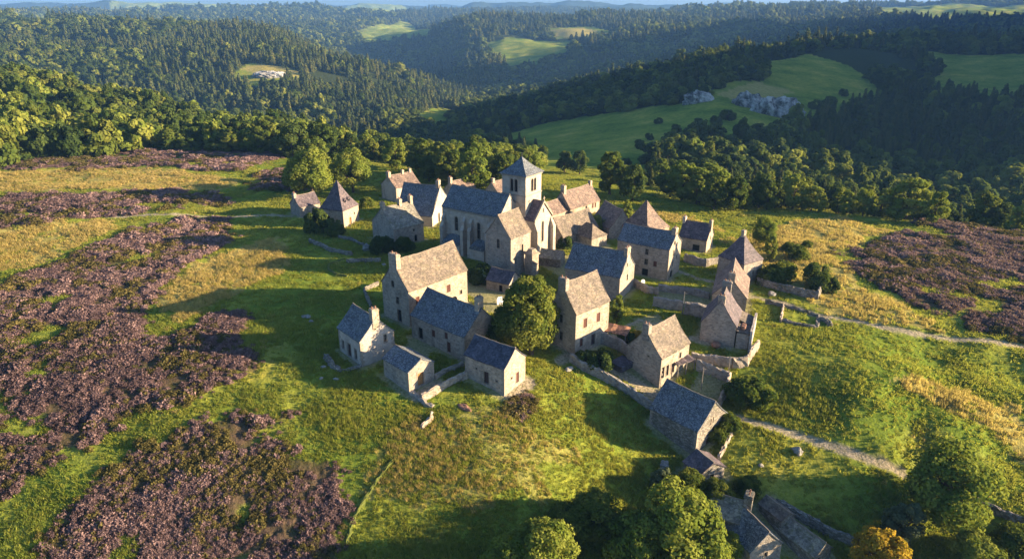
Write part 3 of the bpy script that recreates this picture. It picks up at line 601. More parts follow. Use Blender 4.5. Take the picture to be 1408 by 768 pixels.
def ground_sheet():
    az=np.concatenate([np.linspace(-180,-60,40)[:-1],np.linspace(-60,-40,60)[:-1],np.linspace(-40,40,640)[:-1],np.linspace(40,62,60)[:-1],np.linspace(62,180,40)])
    az=np.radians(az); r=np.concatenate([[.01,12,24],np.exp(np.linspace(math.log(34),math.log(420),430)),np.exp(np.linspace(math.log(423),math.log(9000),300))])
    Rr,Az=np.meshgrid(r,az,indexing='ij'); X=Rr*np.sin(Az);Y=Rr*np.cos(Az); Z=height(X,Y)
    he,st,pa,wo=masks(X,Y)
    Z=Z+he*(.1+.35*np.abs(fbm(X/1.3,Y/1.3,3))*2)*(Rr<330)-pa*.06+(1-pa)*fbm(X/2.2+5,Y/2.2,3)*.35*(Rr<330)
    n=len(az); nr=len(r); i=np.arange(nr-1)[:,None]*n+np.arange(n-1)[None,:]
    F=np.stack([i,i+1,i+n+1,i+n],-1).reshape(-1,4)[:,::-1]
    V=np.stack([X,Y,Z],-1).reshape(-1,3)
    me=npmesh('ground',V,F,None)
    for k,a in (('heather',he),('straw',st),('path',pa),('wood',wo)):
        t=me.attributes.new(k,'FLOAT','POINT'); t.data.foreach_set('value',a.astype(np.float32).ravel())
    me.polygons.foreach_set('use_smooth',np.ones(len(F),bool))
    o=link(bpy.data.objects.new('ground',me)); o['kind']='structure'
    m,nt,b=newmat('moor_ground'); me.materials.append(m)
    at=lambda k:nd(nt,'ShaderNodeAttribute',attribute_name=k).outputs['Fac']
    W=lambda s:coords(nt,(s,s,s),True)
    n1=noise(nt,W(.035),1,6,.65); n2=noise(nt,W(.35),1,5,.65); n3=noise(nt,W(2.2),1,4,.7)
    gr=ramp(nt,n1,[(.3,(.08,.13,.018)),(.46,(.15,.195,.028)),(.6,(.235,.245,.04)),(.76,(.36,.30,.065))])
    gr=mixc(nt,.75,gr,ramp(nt,n2,[(.3,(.55,.62,.5)),(.5,(1,1,1)),(.7,(1.4,1.25,1.1))]),'MULTIPLY')
    sc=ramp(nt,n2,[(.3,(.25,.20,.055)),(.6,(.38,.29,.11)),(.8,(.46,.36,.16))])
    hc=ramp(nt,n2,[(.3,(.05,.055,.018)),(.5,(.085,.065,.035)),(.7,(.14,.09,.06))])
    pc=ramp(nt,n3,[(.3,(.22,.18,.13)),(.7,(.40,.33,.25))])
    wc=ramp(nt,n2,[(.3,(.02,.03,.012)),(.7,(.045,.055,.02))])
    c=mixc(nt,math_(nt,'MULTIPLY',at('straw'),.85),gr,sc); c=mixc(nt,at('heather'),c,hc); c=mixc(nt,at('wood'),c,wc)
    c=mixc(nt,math_(nt,'MULTIPLY',at('path'),math_(nt,'ADD',math_(nt,'MULTIPLY',n3,.6),.55)),c,pc)
    c=mixc(nt,.7,c,ramp(nt,n3,[(.3,(.62,.64,.6)),(.5,(1,1,1)),(.7,(1.3,1.25,1.2))]),'MULTIPLY')
    nt.links.new(c,b.inputs['Base Color']); b.inputs['Roughness'].default_value=1; b.inputs['Specular IOR Level'].default_value=0
    bump(nt,b,math_(nt,'ADD',math_(nt,'MULTIPLY',n3,.5),n2),.9,.5)
ground_sheet()
# ------------------------------------------------------------------ dry-stone walls
def polyline(pts,step=.45):
    out=[np.array(pts[0],float)]
    for a,b in zip(pts[:-1],pts[1:]):
        a=np.array(a,float);b=np.array(b,float);n=max(1,int(np.hypot(*(b-a))/step))
        out+=[a+(b-a)*k/n for k in range(1,n+1)]
    return out
def stone_wall(px,label,h=1.0,t=.6,mat=None,name='drystone_wall',cat='wall',rough=.12,ruin=0.07,seed=1,world=None):
    rnd=random.Random(seed+int(px[0][0]*3)); pts=polyline([ground_at(*p)[:2] for p in px]); n=len(pts); g=Geo(); v=[];f=[]
    prof=[(-.5,-.5),(-.48,.25),(-.42,.6),(-.34,.92),(-.12,1.02),(.12,1.0),(.34,.93),(.42,.6),(.48,.25),(.5,-.5)]; k=len(prof); hh=h
    for i,p in enumerate(pts):
        d=pts[min(i+1,n-1)]-pts[max(i-1,0)]; d=d/np.hypot(*d); nn=np.array([d[1],-d[0]]); z0=hz(*p)
        if ruin: hh=max(.35*h,min(1.1*h,hh+rnd.uniform(-ruin,ruin)*h))
        for a,b in prof:
            q=p+nn*a*t+np.array([rnd.uniform(-1,1),rnd.uniform(-1,1)])*rough
            v.append((q[0],q[1],z0+b*hh+rnd.uniform(-1,1)*rough*(b>.3)))
    for i in range(n-1):
        for j in range(k-1): f.append((i*k+j,(i+1)*k+j,(i+1)*k+j+1,i*k+j+1))
    f.append(tuple(range(k))); f.append(tuple((n-1)*k+j for j in range(k-1,-1,-1)))
    o=mesh(name,v,f,mat or STONE_D); o['kind']='thing'; return tag(o,label,cat)
stone_wall([(426,332),(440,338),(455,345),(470,348),(484,351)],'low curved drystone wall on the meadow, nearest the small moor cottage',.9,.9,ruin=.1)
stone_wall([(466,327),(482,330),(500,338)],'short drystone wall ending at a pale boulder',.8,.7,ruin=.12)
stone_wall([(477,361),(500,360),(524,360)],'straight drystone wall on the lawn behind the big slab-roofed house',.9,.7,ruin=.08)
L_BANK=plain('bank_turf',(.085,.10,.022),.95)
stone_wall([(478,381),(462,377),(452,371),(452,364),(473,356)],'low curved turf bank catching the sun on the shaded meadow',.45,.7,mat=L_BANK,name='turf_bank',cat='bank',rough=.05)
stone_wall([(520,392),(501,400),(505,410),(511,424)],'dark drystone wall angling behind the leftmost cottage',.9,.6)
stone_wall([(597,521),(616,511),(637,502)],'narrow garden wall running from the shed towards the purple-roofed barn, upper of two',.8,.55,mat=STONE)
stone_wall([(580,550),(598,541),(612,532),(630,523),(652,514)],'thick capped garden wall nearest the sunlit meadow, lower of two',1.1,.8,mat=STONE)
stone_wall([(563,538),(580,551),(586,557),(596,559)],'rough kerb wall turning the corner below the shed',.5,.8,mat=STONE_G)
stone_wall([(580,590),(586,583),(593,578),(594,571)],'ruined stub of pale wall alone on the meadow',.7,.5,ruin=.2,mat=STONE)
stone_wall([(449,492),(456,503),(468,510),(482,509),(495,505)],'tumbled rubble enclosure by the leftmost cottage',.9,1.0,ruin=.25,rough=.2)
stone_wall([(785,496),(800,507),(822,517),(845,530),(865,541),(885,556),(902,567)],'long retaining wall running along the lane to the barn',1.5,.9,mat=STONE_G)
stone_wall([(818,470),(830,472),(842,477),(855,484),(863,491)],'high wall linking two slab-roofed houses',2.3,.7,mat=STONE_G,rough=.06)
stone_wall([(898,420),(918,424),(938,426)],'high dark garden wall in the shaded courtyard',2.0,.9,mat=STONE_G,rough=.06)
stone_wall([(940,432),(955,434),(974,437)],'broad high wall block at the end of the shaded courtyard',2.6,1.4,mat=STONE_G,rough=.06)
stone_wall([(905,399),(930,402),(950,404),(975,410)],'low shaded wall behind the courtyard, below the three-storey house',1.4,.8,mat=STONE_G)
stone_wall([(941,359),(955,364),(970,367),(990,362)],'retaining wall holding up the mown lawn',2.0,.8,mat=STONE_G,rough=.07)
stone_wall([(872,392),(890,402),(905,404)],'rubble wall between the two blue slate houses',1.6,.9,mat=STONE)
stone_wall([(1041,391),(1068,399),(1096,405),(1123,411),(1128,400),(1131,388)],'long field wall with a sharp corner by the round bushes',1.7,.7,ruin=.04)
stone_wall([(1052,417),(1070,420),(1092,425),(1112,430),(1125,435),(1124,450),(1110,449),(1095,446),(1072,441)],'low drystone pen beside the upper track',.9,.7,ruin=.15)
stone_wall([(1077,421),(1075,432),(1073,443)],'thin upright divider wall inside the drystone pen',.9,.4,mat=STONE)
stone_wall([(1127,440),(1136,443),(1142,449)],'little detached mound of stones beyond the pen',.8,.9,ruin=.2)
stone_wall([(950,496),(975,499),(1005,505)],'terrace wall under the little lawn with the clay pot',1.9,.8,mat=STONE,rough=.07)
stone_wall([(1006,505),(1026,503),(1032,492),(1042,478)],'end wall of the terrace below the gabled house',2.0,.7,mat=STONE)
stone_wall([(958,507),(980,516),(1002,524),(998,540),(988,559)],'tall rough walls of the dark yard behind the barn',2.1,.7,mat=STONE,ruin=.05)
stone_wall([(988,632),(995,618),(1005,599)],'thin wall climbing from the tiny hut to the track',.9,.5,mat=STONE)
stone_wall([(1066,694),(1090,705),(1110,717),(1137,733),(1160,742),(1182,752)],'long dark drystone wall down the bottom slope',1.2,.9,ruin=.12,rough=.14)
stone_wall([(1340,690),(1375,708),(1420,722)],'shaded drystone wall at the far lower right behind the great tree',1.0,.7,ruin=.1)
stone_wall([(476,748),(487,712),(500,690),(516,664),(540,634)],'low turfed ridge along the meadow gully',.35,.5,ruin=.2,mat=L_BANK)
def lean_roof(px0,px1,depth,z0,z1,mat,label):
    a=np.array(ground_at(*px0)[:2]);b=np.array(ground_at(*px1)[:2]); d=(b-a)/np.hypot(*(b-a)); n=np.array([-d[1],d[0]]); g=Geo(); zb=hz(*((a+b)/2)); N=8
    for j in range(N):
        t0=j/N;t1=(j+1)/N; p0=a+(b-a)*t0;p1=a+(b-a)*t1; q0=p0+n*depth;q1=p1+n*depth; r=.08*math.sin(j*2.1);r1=.08*math.sin((j+1)*2.1)
        g.add([(*p0,zb+z0+r),(*p1,zb+z0+r1),(*q1,zb+z1+r1),(*q0,zb+z1+r)],[(0,1,2,3)]); g.add([(*p0,zb+z0+r-.15),(*p1,zb+z0+r1-.15),(*q1,zb+z1+r1-.15),(*q0,zb+z1+r-.15)],[(3,2,1,0)])
        g.add([(*p0,zb+z0+r),(*p1,zb+z0+r1),(*p1,zb+z0+r1-.15),(*p0,zb+z0+r-.15)],[(0,1,2,3)])
    a3,b3=a+d*.2,b-d*.2; rt=empty('lean_to_shelter',label,'shelter',(float(a[0]),float(a[1]),zb))
    R=Matrix.Translation((-float(a[0]),-float(a[1]),-zb)); g.build('roof',mat,rt,R)
    for p in (a3,b3,(a+b)/2,b3+n*depth*.9,a3+n*depth*.9):
        q=Geo(); q.tube([(p[0],p[1],hz(*p)-.3),(p[0],p[1],zb+(z0+z1)/2-.15)],[.1,.09],6); q.build('post',M_FRAME,rt,R)
lean_roof((815,465),(860,482),2.6,2.5,3.1,R_RUST,'rust-brown lean-to roof over the wall beside the red-shuttered house')
lean_roof((930,520),(955,507),2.8,2.3,2.9,R_PURP,'purple-brown porch roof reaching over the dark yard')
def boulder(px,py,s,label,mat=None,name='boulder'):
    x,y,_=ground_at(px,py); rnd=random.Random(int(px*7+py)); bm=bmesh.new(); bmesh.ops.create_icosphere(bm,subdivisions=3,radius=1)
    ph=[rnd.uniform(0,6) for _ in range(6)]
    for v in bm.verts:
        n=v.co.normalized(); k=1+.18*math.sin(n.x*3+ph[0])*math.sin(n.y*4+ph[1])+.10*math.sin(n.z*7+ph[2]+n.x*5)+rnd.uniform(-.03,.03); v.co=Vector((n.x*k*s[0],n.y*k*s[1],n.z*k*s[2]))
    me=bpy.data.meshes.new(name); bm.to_mesh(me); bm.free(); me.materials.append(mat or M_BOULDER); o=link(bpy.data.objects.new(name,me)); o.location=(x,y,hz(x,y)+s[2]*.3); o.rotation_euler[2]=rnd.uniform(0,3); return tag(o,label,'boulder')
boulder(504,343,(1.4,1.0,1.2),'pale boulder at the end of the short meadow wall')
boulder(528,365,(.5,.5,.4),'small pale stone at the end of the straight lawn wall')
boulder(1096,621,(.9,.7,.7),'grey boulder on the slope below the track')
boulder(913,641,(.9,.7,.8),'bluish boulder among the bushes by the tiny hut')
boulder(782,508,(.9,.6,.4),'white stones lying below the long retaining wall')
boulder(424,436,(.8,.5,.4),'flat stone alone on the shaded meadow')
boulder(418,436,(.6,.5,.4),'round mossy stone left of the flat meadow stone')
boulder(638,560,(1.4,.6,.35),'reddish flat rock on the sunlit meadow',M_CLAY)
boulder(1061,405,(1.0,.8,.5),'grey rock on the verge by the upper track')
boulder(1046,640,(.4,.4,.3),'tiny stone near the track bank')
for i,(px,py,sc) in enumerate(((428,442,.5),(445,505,.5),(442,520,.4),(462,522,.5))): boulder(px,py,(sc,sc*.8,sc*.6),['lichen stone half sunk in the shaded meadow','loose rubble left of the enclosure','loose stone below the enclosure','stone lying in grass right below the enclosure'][i])
# clay pot, white cart cover, doors and boards lying about
x,y,_=ground_at(984,477); g=Geo(); g.tube([(0,0,0),(0,0,.3),(0,0,.7),(0,0,.95),(0,0,1.0)],[.5,.85,.9,.6,.55],14)
o=g.build('clay_pot',M_CLAY,None,smooth=True); o.location=(x,y,hz(x,y)); tag(o,'large round clay pot on the little lawn by the gabled house','pot')
for px,py,nm,lb in ((688,418,'white_tarp','white covered cart leaning by the low dark hut'),(884,390,'white_tarp','white sheet hung in the doorway of the three-storey house')):
    x,y,_=ground_at(px,py); g=Geo()
    g.add([(-.9,-.15,0),(.9,-.15,0),(.95,.05,1.5),(.5,.2,2.0),(-.5,.2,2.0),(-.95,.05,1.5),(-.9,.5,0),(.9,.5,0),(.5,.6,1.9),(-.5,.6,1.9)],[(0,1,2,5),(5,2,3,4),(0,5,4,9,6),(1,7,8,3,2),(3,8,9,4),(6,9,8,7)])
    o=g.build(nm,M_WHITE,None); o.location=(x,y,hz(x,y)); o.rotation_euler[2]=.3; o.scale=(.8,.8,.8) if px<800 else (.5,.5,.5); tag(o,lb,'tarp')
x,y,_=ground_at(855,505); g=Geo(); g.box(-1.6,1.6,-1.2,1.2,.0,1.0); g.add([(-1.75,-1.35,1.05),(1.75,-1.35,1.05),(1.75,1.35,1.4),(-1.75,1.35,1.4)],[(0,1,2,3)]); o=g.build('coal_bunker',R_DARK,None); o.location=(x,y,hz(x,y)); o.rotation_euler[2]=.75; tag(o,'low flat dark slate bunker in the lane garden','bunker')
x,y,_=ground_at(964,535); g=Geo(); g.tube([(0,0,-.3),(0,0,4.4)],[.09,.07],7); g.box(-.5,.5,-.05,.05,3.9,4.0); o=g.build('wooden_pole',M_FRAME,None); o.location=(x,y,hz(x,y)); tag(o,'upright wooden pole in the dark walled yard','pole')
x,y,_=ground_at(1001,514); g=Geo(); g.tube([(0,0,-.3),(0,0,3.6)],[.08,.06],7); g.box(-.4,.4,-.05,.05,3.2,3.3); o=g.build('wooden_pole',M_FRAME,None); o.location=(x,y,hz(x,y)); tag(o,'pale wooden pole below the terrace wall','pole')
x,y,_=ground_at(938,433); g=Geo(); g.tube([(0,0,-.3),(0,0,5.2)],[.12,.09],7); g.box(-.5,.5,-.06,.06,4.7,4.8); o=g.build('wooden_pole',M_METAL,None); o.location=(x,y,hz(x,y)); tag(o,'grey upright pole against the courtyard wall block','pole')
# ------------------------------------------------------------------ trees
def leaf_quads(P,N,size,rs,jit=.5,asp=.75):
    n=len(P); N=N+rs.normal(0,jit,(n,3)); N/=np.linalg.norm(N,axis=1)[:,None]+1e-9
    r=rs.normal(0,1,(n,3)); U=np.cross(N,r); U/=np.linalg.norm(U,axis=1)[:,None]+1e-9; Vv=np.cross(N,U)
    s=size*rs.uniform(.6,1.3,(n,1)); a=U*s;b=Vv*s*asp
    Q=np.stack([P-a*.9,P-b+a*.1+N*s*.15,P+a,P+b-a*.1+N*s*.15],1)
    return Q.reshape(-1,3),np.arange(4*n).reshape(-1,4)
def crown_broad(name,seed,H,R,nl,per,leaf,mat,base=.22,shape=1.0,lumpr=(.24,.40)):
    """crown of many leafy boughs: each bough a lump of leaves, gaps left between them"""
    rs=np.random.RandomState(seed); P=[];N=[];T=[]
    z0=H*base; hc=(H-z0)
    for i in range(nl):
        th=rs.uniform(0,6.283); u=(i+.5)/nl; zz=u**.9
        prof=math.sin(math.pi*min(1,(.12+.80*zz)))**.65*shape*(1-.25*zz)
        rr=R*prof*rs.uniform(.35,.95)**.6; lr=R*rs.uniform(*lumpr)*(1.1-.45*zz)
        c=np.array([rr*math.cos(th),rr*math.sin(th),z0+hc*(.08+.84*zz)])
        c[:2]+=R*.12*np.array([math.sin(seed+zz*3),math.cos(seed*1.7+zz*2)])
        n=int(per*(lr/(R*.32))**2)
        d=rs.normal(0,1,(n,3)); d[:,2]+=.25; d/=np.linalg.norm(d,axis=1)[:,None]
        rad=lr*rs.uniform(.55,1.08,(n,1))**.6
        p=c+d*rad*np.array([1,1,.8])
        out=p-np.array([0,0,z0+hc*.42]); out/=np.linalg.norm(out,axis=1)[:,None]+1e-9
        P.append(p);N.append(d*.7+out*.5); T.append(np.full(n,rs.uniform(0,1)))
    P=np.concatenate(P);N=np.concatenate(N);T=np.concatenate(T)+rs.uniform(-.12,.12,len(P))
    k=P[:,2]>z0*.5; P,N,T=P[k],N[k],T[k]
    V,F=leaf_quads(P,N,leaf,rs); return npmesh(name,V,F,mat,np.repeat(np.clip(T,0,1),4))
def crown_con(name,seed,H,R,n,leaf,mat,base=.08,slim=1.0):
    rs=np.random.RandomState(seed); u=rs.uniform(0,1,n); u=1-np.sqrt(1-u*.985)            # more low down
    th=rs.uniform(0,6.283,n); lay=13; ph=(u*lay+.35*np.sin(th*3+seed))%1.0
    lob=1+.22*np.sin(th*5+np.floor(u*lay)*2.1+seed)
    r=R*(1-u)**.85*(.62+.38*(1-ph))*lob*rs.uniform(.55,1.05,n)**.5
    z=H*(base+(1-base)*u)-.12*r
    P=np.stack([r*np.cos(th),r*np.sin(th),z],1); N=np.stack([np.cos(th),np.sin(th),np.full(n,.55)],1)
    V,F=leaf_quads(P,N,leaf,rs,.35,.6); T=np.clip(.5+.5*np.sin(np.floor(u*lay)*12.9+np.floor(th*1.6)*7.7)*.8+rs.uniform(-.15,.15,n),0,1)
    return npmesh(name,V,F,mat,np.repeat(T,4))
def trunk_mesh(name,seed,H,r,con=False,R=4):
    rs=random.Random(seed); g=Geo(); top=H*(.97 if con else .62)
    pts=[(0,0,-.6)]+[(rs.uniform(-.15,.15)*k,rs.uniform(-.15,.15)*k,top*k/5) for k in range(0,6)]; g.tube(pts,[r*1.5,r*1.25]+[r*(1-.16*k) for k in range(1,6)],7)
    if not con:
        for k in range(6):
            a=k*1.05+rs.uniform(-.3,.3); z=top*(.35+.1*k); L=R*rs.uniform(.55,.85)
            g.tube([(0,0,z),(L*.5*math.cos(a),L*.5*math.sin(a),z+L*.35),(L*math.cos(a),L*math.sin(a),z+L*.8)],[r*.5,r*.3,r*.1],5)
    me=bpy.data.meshes.new(name); me.from_pydata(g.v,[],g.f); me.materials.append(M_BARK); return me
KINDS={}
def kind(k,crown,trunk,H): KINDS[k]=(crown,trunk,H)
for i in range(3): kind(f'hero{i}',crown_broad('crown',20+i,12,5.6,70,270,.24,(L_BRIGHT,L_GREEN,L_GREEN)[i],.15),trunk_mesh('trunk',i,12,.38,R=5),12)
kind('herodark',crown_broad('crown',41,13,5.2,80,260,.24,L_GREEN,.08),trunk_mesh('trunk',5,13,.4,R=5),13)
kind('herogold',crown_broad('crown',44,8,4.0,46,230,.22,L_GOLD,.12),trunk_mesh('trunk',6,8,.3),8)
kind('herogrey',crown_broad('crown',45,8,3.0,44,200,.20,L_GREY,.10),trunk_mesh('trunk',7,8,.25),8)
kind('bush',crown_broad('crown',46,3.2,2.6,36,170,.17,L_GREEN,.0,lumpr=(.28,.42)),trunk_mesh('trunk',8,2.5,.12,R=1.5),3.2)
kind('bushdark',crown_broad('crown',47,3.0,2.3,34,170,.17,L_DARK,.0,lumpr=(.28,.42)),trunk_mesh('trunk',9,2.5,.12,R=1.5),3.0)
for i in range(5): kind(f'broad{i}',crown_broad('crown',60+i,13,(4.6,5.2,4.2,5.0,4.4)[i],40,150,.38,(L_GREEN,L_BRIGHT,L_GREEN,L_DARK,L_GREEN)[i],.10),trunk_mesh('trunk',10+i,13,.36,R=4),13)
kind('poplar',crown_broad('crown',70,13,2.6,42,130,.33,L_BRIGHT,.06,1.05),trunk_mesh('trunk',16,13,.3,R=1.5),13)
for i in range(3): kind(f'con{i}',crown_con('crown',80+i,16,(3.2,2.8,3.6)[i],2600,.42,L_CON),trunk_mesh('trunk',20+i,16,.3,True),16)
FARB=[crown_broad('far_crown',90+i,13,(5.4,6.0,5.0,5.6)[i],18,80,.72,(L_GREEN,L_DARK,L_GREEN,L_BRIGHT)[i],.0,lumpr=(.34,.5)) for i in range(4)]
FARC=[crown_con('far_crown',95+i,17,(3.6,3.2,4.0)[i],420,.95,L_CON,.0) for i in range(3)]
def tree(k,x,y,h,label,cat='tree',name='broadleaf_tree',group=None,seed=0,wide=1.0,sink=0.0):
    cr,tr,H=KINDS[k]; s=h/H; rs=random.Random(int(x*31+y*17)+seed)
    root=empty(name,label,cat,(x,y,hz(x,y)-sink),rs.uniform(0,6.28),group)
    root.scale=(s*wide,s*wide,s)
    link(bpy.data.objects.new('crown',cr),root); link(bpy.data.objects.new('trunk',tr),root); return root
def tree_px(k,px,py,h,label,**kw):
    x,y,_=ground_at(px,py); return tree(k,x,y,h,label,**kw)
tree_px('herodark',730,487,15.5,'big dark leafy tree standing between the two front clusters of houses',wide=.92)
tree_px('hero1',700,480,9,'lower dark tree crowding against the left flank of the big dark tree')
tree_px('hero0',925,785,14,'largest pale green tree at the bottom edge, left of the ruined house')
tree_px('hero0',870,792,10,'light green tree leaning on the largest bottom tree, its left neighbour')
tree_px('hero0',745,806,10,'pale green rounded tree at the bottom edge, below the rough meadow')
tree_px('hero0',700,800,7.5,'small pale tree left of the rounded bottom tree',wide=1.1)
tree_px('herodark',815,735,7.5,'dark shaded tree at the bottom between two pale ones',wide=1.3)
tree_px('hero2',780,745,5.5,'low dark thicket tree left of the dark shaded tree',wide=1.3)
tree_px('hero0',1295,715,12.5,'great round tree standing alone at the end of the track',wide=1.12)
tree_px('herogrey',1236,748,7.0,'slim greyish young tree in front of the great round tree')
tree_px('herogold',1205,795,7.5,'orange-gold autumn tree at the bottom right edge')
tree_px('hero2',945,690,5.5,'bushy tree half covering the tiny hut, right of the boulder')
tree_px('herogrey',908,678,4.6,'pale willow-like shrub above the largest bottom tree')
tree_px('hero1',985,700,5.0,'leafy tree squeezed between tiny hut and ruined house')
tree_px('hero0',1000,770,4.5,'yellowish tree in front of the smooth blue slate roof')
tree_px('hero0',1335,785,6,'dark scrubby tree under the great round tree, lower right',wide=1.4)
tree_px('hero2',1390,775,6,'dark scrubby tree in the bottom right corner',wide=1.4)
tree_px('bush',1028,553,4.6,'large round bush beside the bend of the track',cat='bush',name='shrub',wide=1.15)
tree_px('bushdark',822,507,3.6,'dark green bush in the garden of the red-shuttered house',cat='bush',name='shrub')
tree_px('bushdark',806,500,2.6,'smaller bush left of the dark garden bush',cat='bush',name='shrub')
tree_px('bush',999,592,2.8,'bush at the corner of the slit-windowed barn',cat='bush',name='shrub')
tree_px('bush',985,605,2.2,'low bush in the ditch under the slit-windowed barn',cat='bush',name='shrub')
tree_px('bush',1026,678,2.6,'ivy-like bush on the right of the wide ruined chimney',cat='bush',name='shrub')
tree_px('bushdark',860,477,2.8,'dark bush beside the golden one',cat='bush',name='shrub')
tree_px('herogold',874,476,3.2,'small golden bush beside the beige house chimney',cat='bush',name='shrub')
tree_px('poplar',848,445,6.5,'slender yellow-green tree by the red-shuttered house',name='broadleaf_tree')
tree_px('hero0',818,322,5.5,'bright green tree above the squat hipped hut')
tree_px('herogold',852,312,3.0,'golden round bush left of the tall pointed brown roof',cat='bush',name='shrub')
tree_px('poplar',861,305,7,'narrow reddish poplar behind the brown roofs')
tree_px('hero0',1049,336,7.5,'tall pale tree right of the pointed house')
tree_px('poplar',1058,360,7.0,'narrow tree standing in front of the tall pale one')
tree_px('bushdark',1123,396,5.5,'dark upright bush at the corner of the field wall',cat='bush',name='shrub',wide=.8)
tree_px('bushdark',1137,400,3.0,'small dark bush just outside the field wall',cat='bush',name='shrub')
tree_px('bush',1072,386,4.4,'round bush inside the walled field',cat='bush',name='shrub')
tree_px('bush',1056,389,3.4,'yellowish bush against the pointed house',cat='bush',name='shrub')
tree_px('bush',1096,356,3.4,'round bush by the dark heather patch',cat='bush',name='shrub')
tree_px('bushdark',434,318,6,'dark shrub between the moor cottage and the pyramid-roofed house',cat='bush',name='shrub',wide=.8)
tree_px('bushdark',460,322,4.2,'dark bush beneath the pyramid-roofed house',cat='bush',name='shrub')
tree_px('bushdark',525,347,4.4,'dark bush at the gable of the three-chimneyed grey house',cat='bush',name='shrub')
tree_px('bush',556,344,3.4,'bush on the sunny side of the three-chimneyed grey house',cat='bush',name='shrub')
tree_px('bushdark',661,388,4.0,'dark bush at the foot of the church wall',cat='bush',name='shrub')
tree_px('bushdark',775,340,3.0,'ivy bush beside the facade buttress',cat='bush',name='shrub')
tree_px('hero0',430,272,16,'big yellow-green tree left of the pyramid-roofed house',wide=1.1)
tree_px('broad0',405,262,9,'lower bush-like tree left of the big yellow-green tree')
tree_px('hero0',486,264,14.5,'yellow-green tree behind the pyramid-roofed house, right of the pair')
tree_px('broad3',462,252,11,'darker tree between two yellow-green trees')
tree_px('bush',505,285,3,'small bush on the lawn by the pale farthest house',cat='bush',name='shrub')
tree_px('bush',600,283,3,'tree-like shrub beside the blue sweeping roof',cat='bush',name='shrub')
tree_px('broad4',838,268,15,'tall feathery tree in front of the shaded meadow')
tree_px('broad3',870,276,12,'tree at the left end of the field hedge')
tree_px('broad3',776,237,10,'dark round tree alone on the shaded meadow, left of two')
tree_px('broad3',797,240,11,'dark round tree alone on the shaded meadow, right of two')
tree_px('broad2',745,228,11,'dark tree at the meadow edge behind the belfry')
for i,(px,py) in enumerate(((545,232),(580,240),(610,246),(640,250),(664,253),(692,256),(560,224),(598,230),(630,236),(655,240),(705,250),(522,220),(500,212),(675,245),(620,255),(720,246),(650,262),(590,250))):
    tree_px(('broad1','broad0','broad2','broad4')[i%4],px,py,(12,14,11.5,13,15)[i%5],'broadleaf tree of the grove directly behind the village roofs',group='broadleaf trees of the grove behind the village',wide=1.05)
for px,py,h,lb in ((1083,345,2.2,'low bush in the tall grass behind the walled field'),(1108,340,1.8,'small tuft bush on the grassy slope')):
    tree_px('bush',px,py,h,lb,cat='bush',name='shrub')
for px,py,h in ((905,170,4),(880,204,5),(893,192,4),(860,228,4),(930,182,5),(918,196,6),(1160,132,6),(1120,150,7),(1095,158,6),(1140,147,8),(985,172,6),(1000,165,7),(960,176,6)):
    tree_px('bushdark',px,py,h,'dark bush dotted on the shaded green slope beyond the village',cat='bush',name='shrub',group='bushes dotted on the far green slope')
# ------------------------------------------------------------------ woods: nearest trees one by one, the rest as masses
CONP=[[(440,172),(525,170),(530,196),(440,205)],[(690,200),(760,205),(760,225),(690,225)],[(1120,120),(1460,110),(1460,215),(1080,205)],[(180,70),(420,60),(420,135),(250,140)],[(540,15),(860,12),(960,40),(700,50),(560,70)],[(400,60),(620,60),(640,160),(420,150)],[(150,120),(300,125),(300,140),(150,140)]]
CONW=[poly_world(p) for p in CONP]
def wood_points():
    rs=np.random.RandomState(3); out=[]
    for d0,d1,sp,sc in ((205,420,6.6,1.0),(420,800,7.4,1.0),(800,1500,10.0,1.25),(1500,2600,15,1.7),(2600,4600,24,2.4)):
        n=int((math.radians(78)/2)*(d1*d1-d0*d0)/sp**2)
        r=np.sqrt(rs.uniform(d0*d0,d1*d1,n)); a=np.radians(rs.uniform(-39,39,n)); X=r*np.sin(a);Y=r*np.cos(a)
        edge=forest_start(a)+3+fbm(X/30,Y/30,2)*14
        k=r>edge
        for p in OPENW: k&=~inpoly(X+fbm(X/25,Y/25,2)*18,Y+fbm(X/25+9,Y/25,2)*18,p)
        k&=np.where(r<700,fbm(X/60+7,Y/60+3,3)<.30,(fbm(X/260+7,Y/260+3,3)<.22)&(fbm(X/45+7,Y/45+3,2)<.36))
        X,Y,r=X[k],Y[k],r[k]; Z=height(X,Y)
        px,py=proj(X,Y,Z+8); k=(px>-60)&(px<1470)&(py>-40); X,Y,Z,r=X[k],Y[k],Z[k],r[k]
        c=fbm(X/90+60,Y/90+20,3)>(.9 if d0<300 else .20 if d0<800 else .08)+rs.normal(0,.07,len(X))
        for p in CONW: c|=inpoly(X,Y,p)&(rs.uniform(0,1,len(X))<.85)
        out.append(np.stack([X,Y,Z,r,c,np.full(len(X),sc)],1))
    W=np.concatenate(out); W=W[np.argsort(W[:,3])]
    # thin out overlaps of the near trees
    keep=np.ones(len(W),bool); cell={}
    for i in range(min(len(W),9000)):
        x,y=W[i,0],W[i,1]; q=(int(x//5),int(y//5)); md=4.6
        for a in (-1,0,1):
            for b in (-1,0,1):
                for (u,v) in cell.get((q[0]+a,q[1]+b),()):
                    if (u-x)**2+(v-y)**2<md*md: keep[i]=False;break
        if keep[i]: cell.setdefault(q,[]).append((x,y))
    return W[keep]
WD=wood_points(); rs=random.Random(5); nb=nc=0; rest_b=[];rest_c=[]
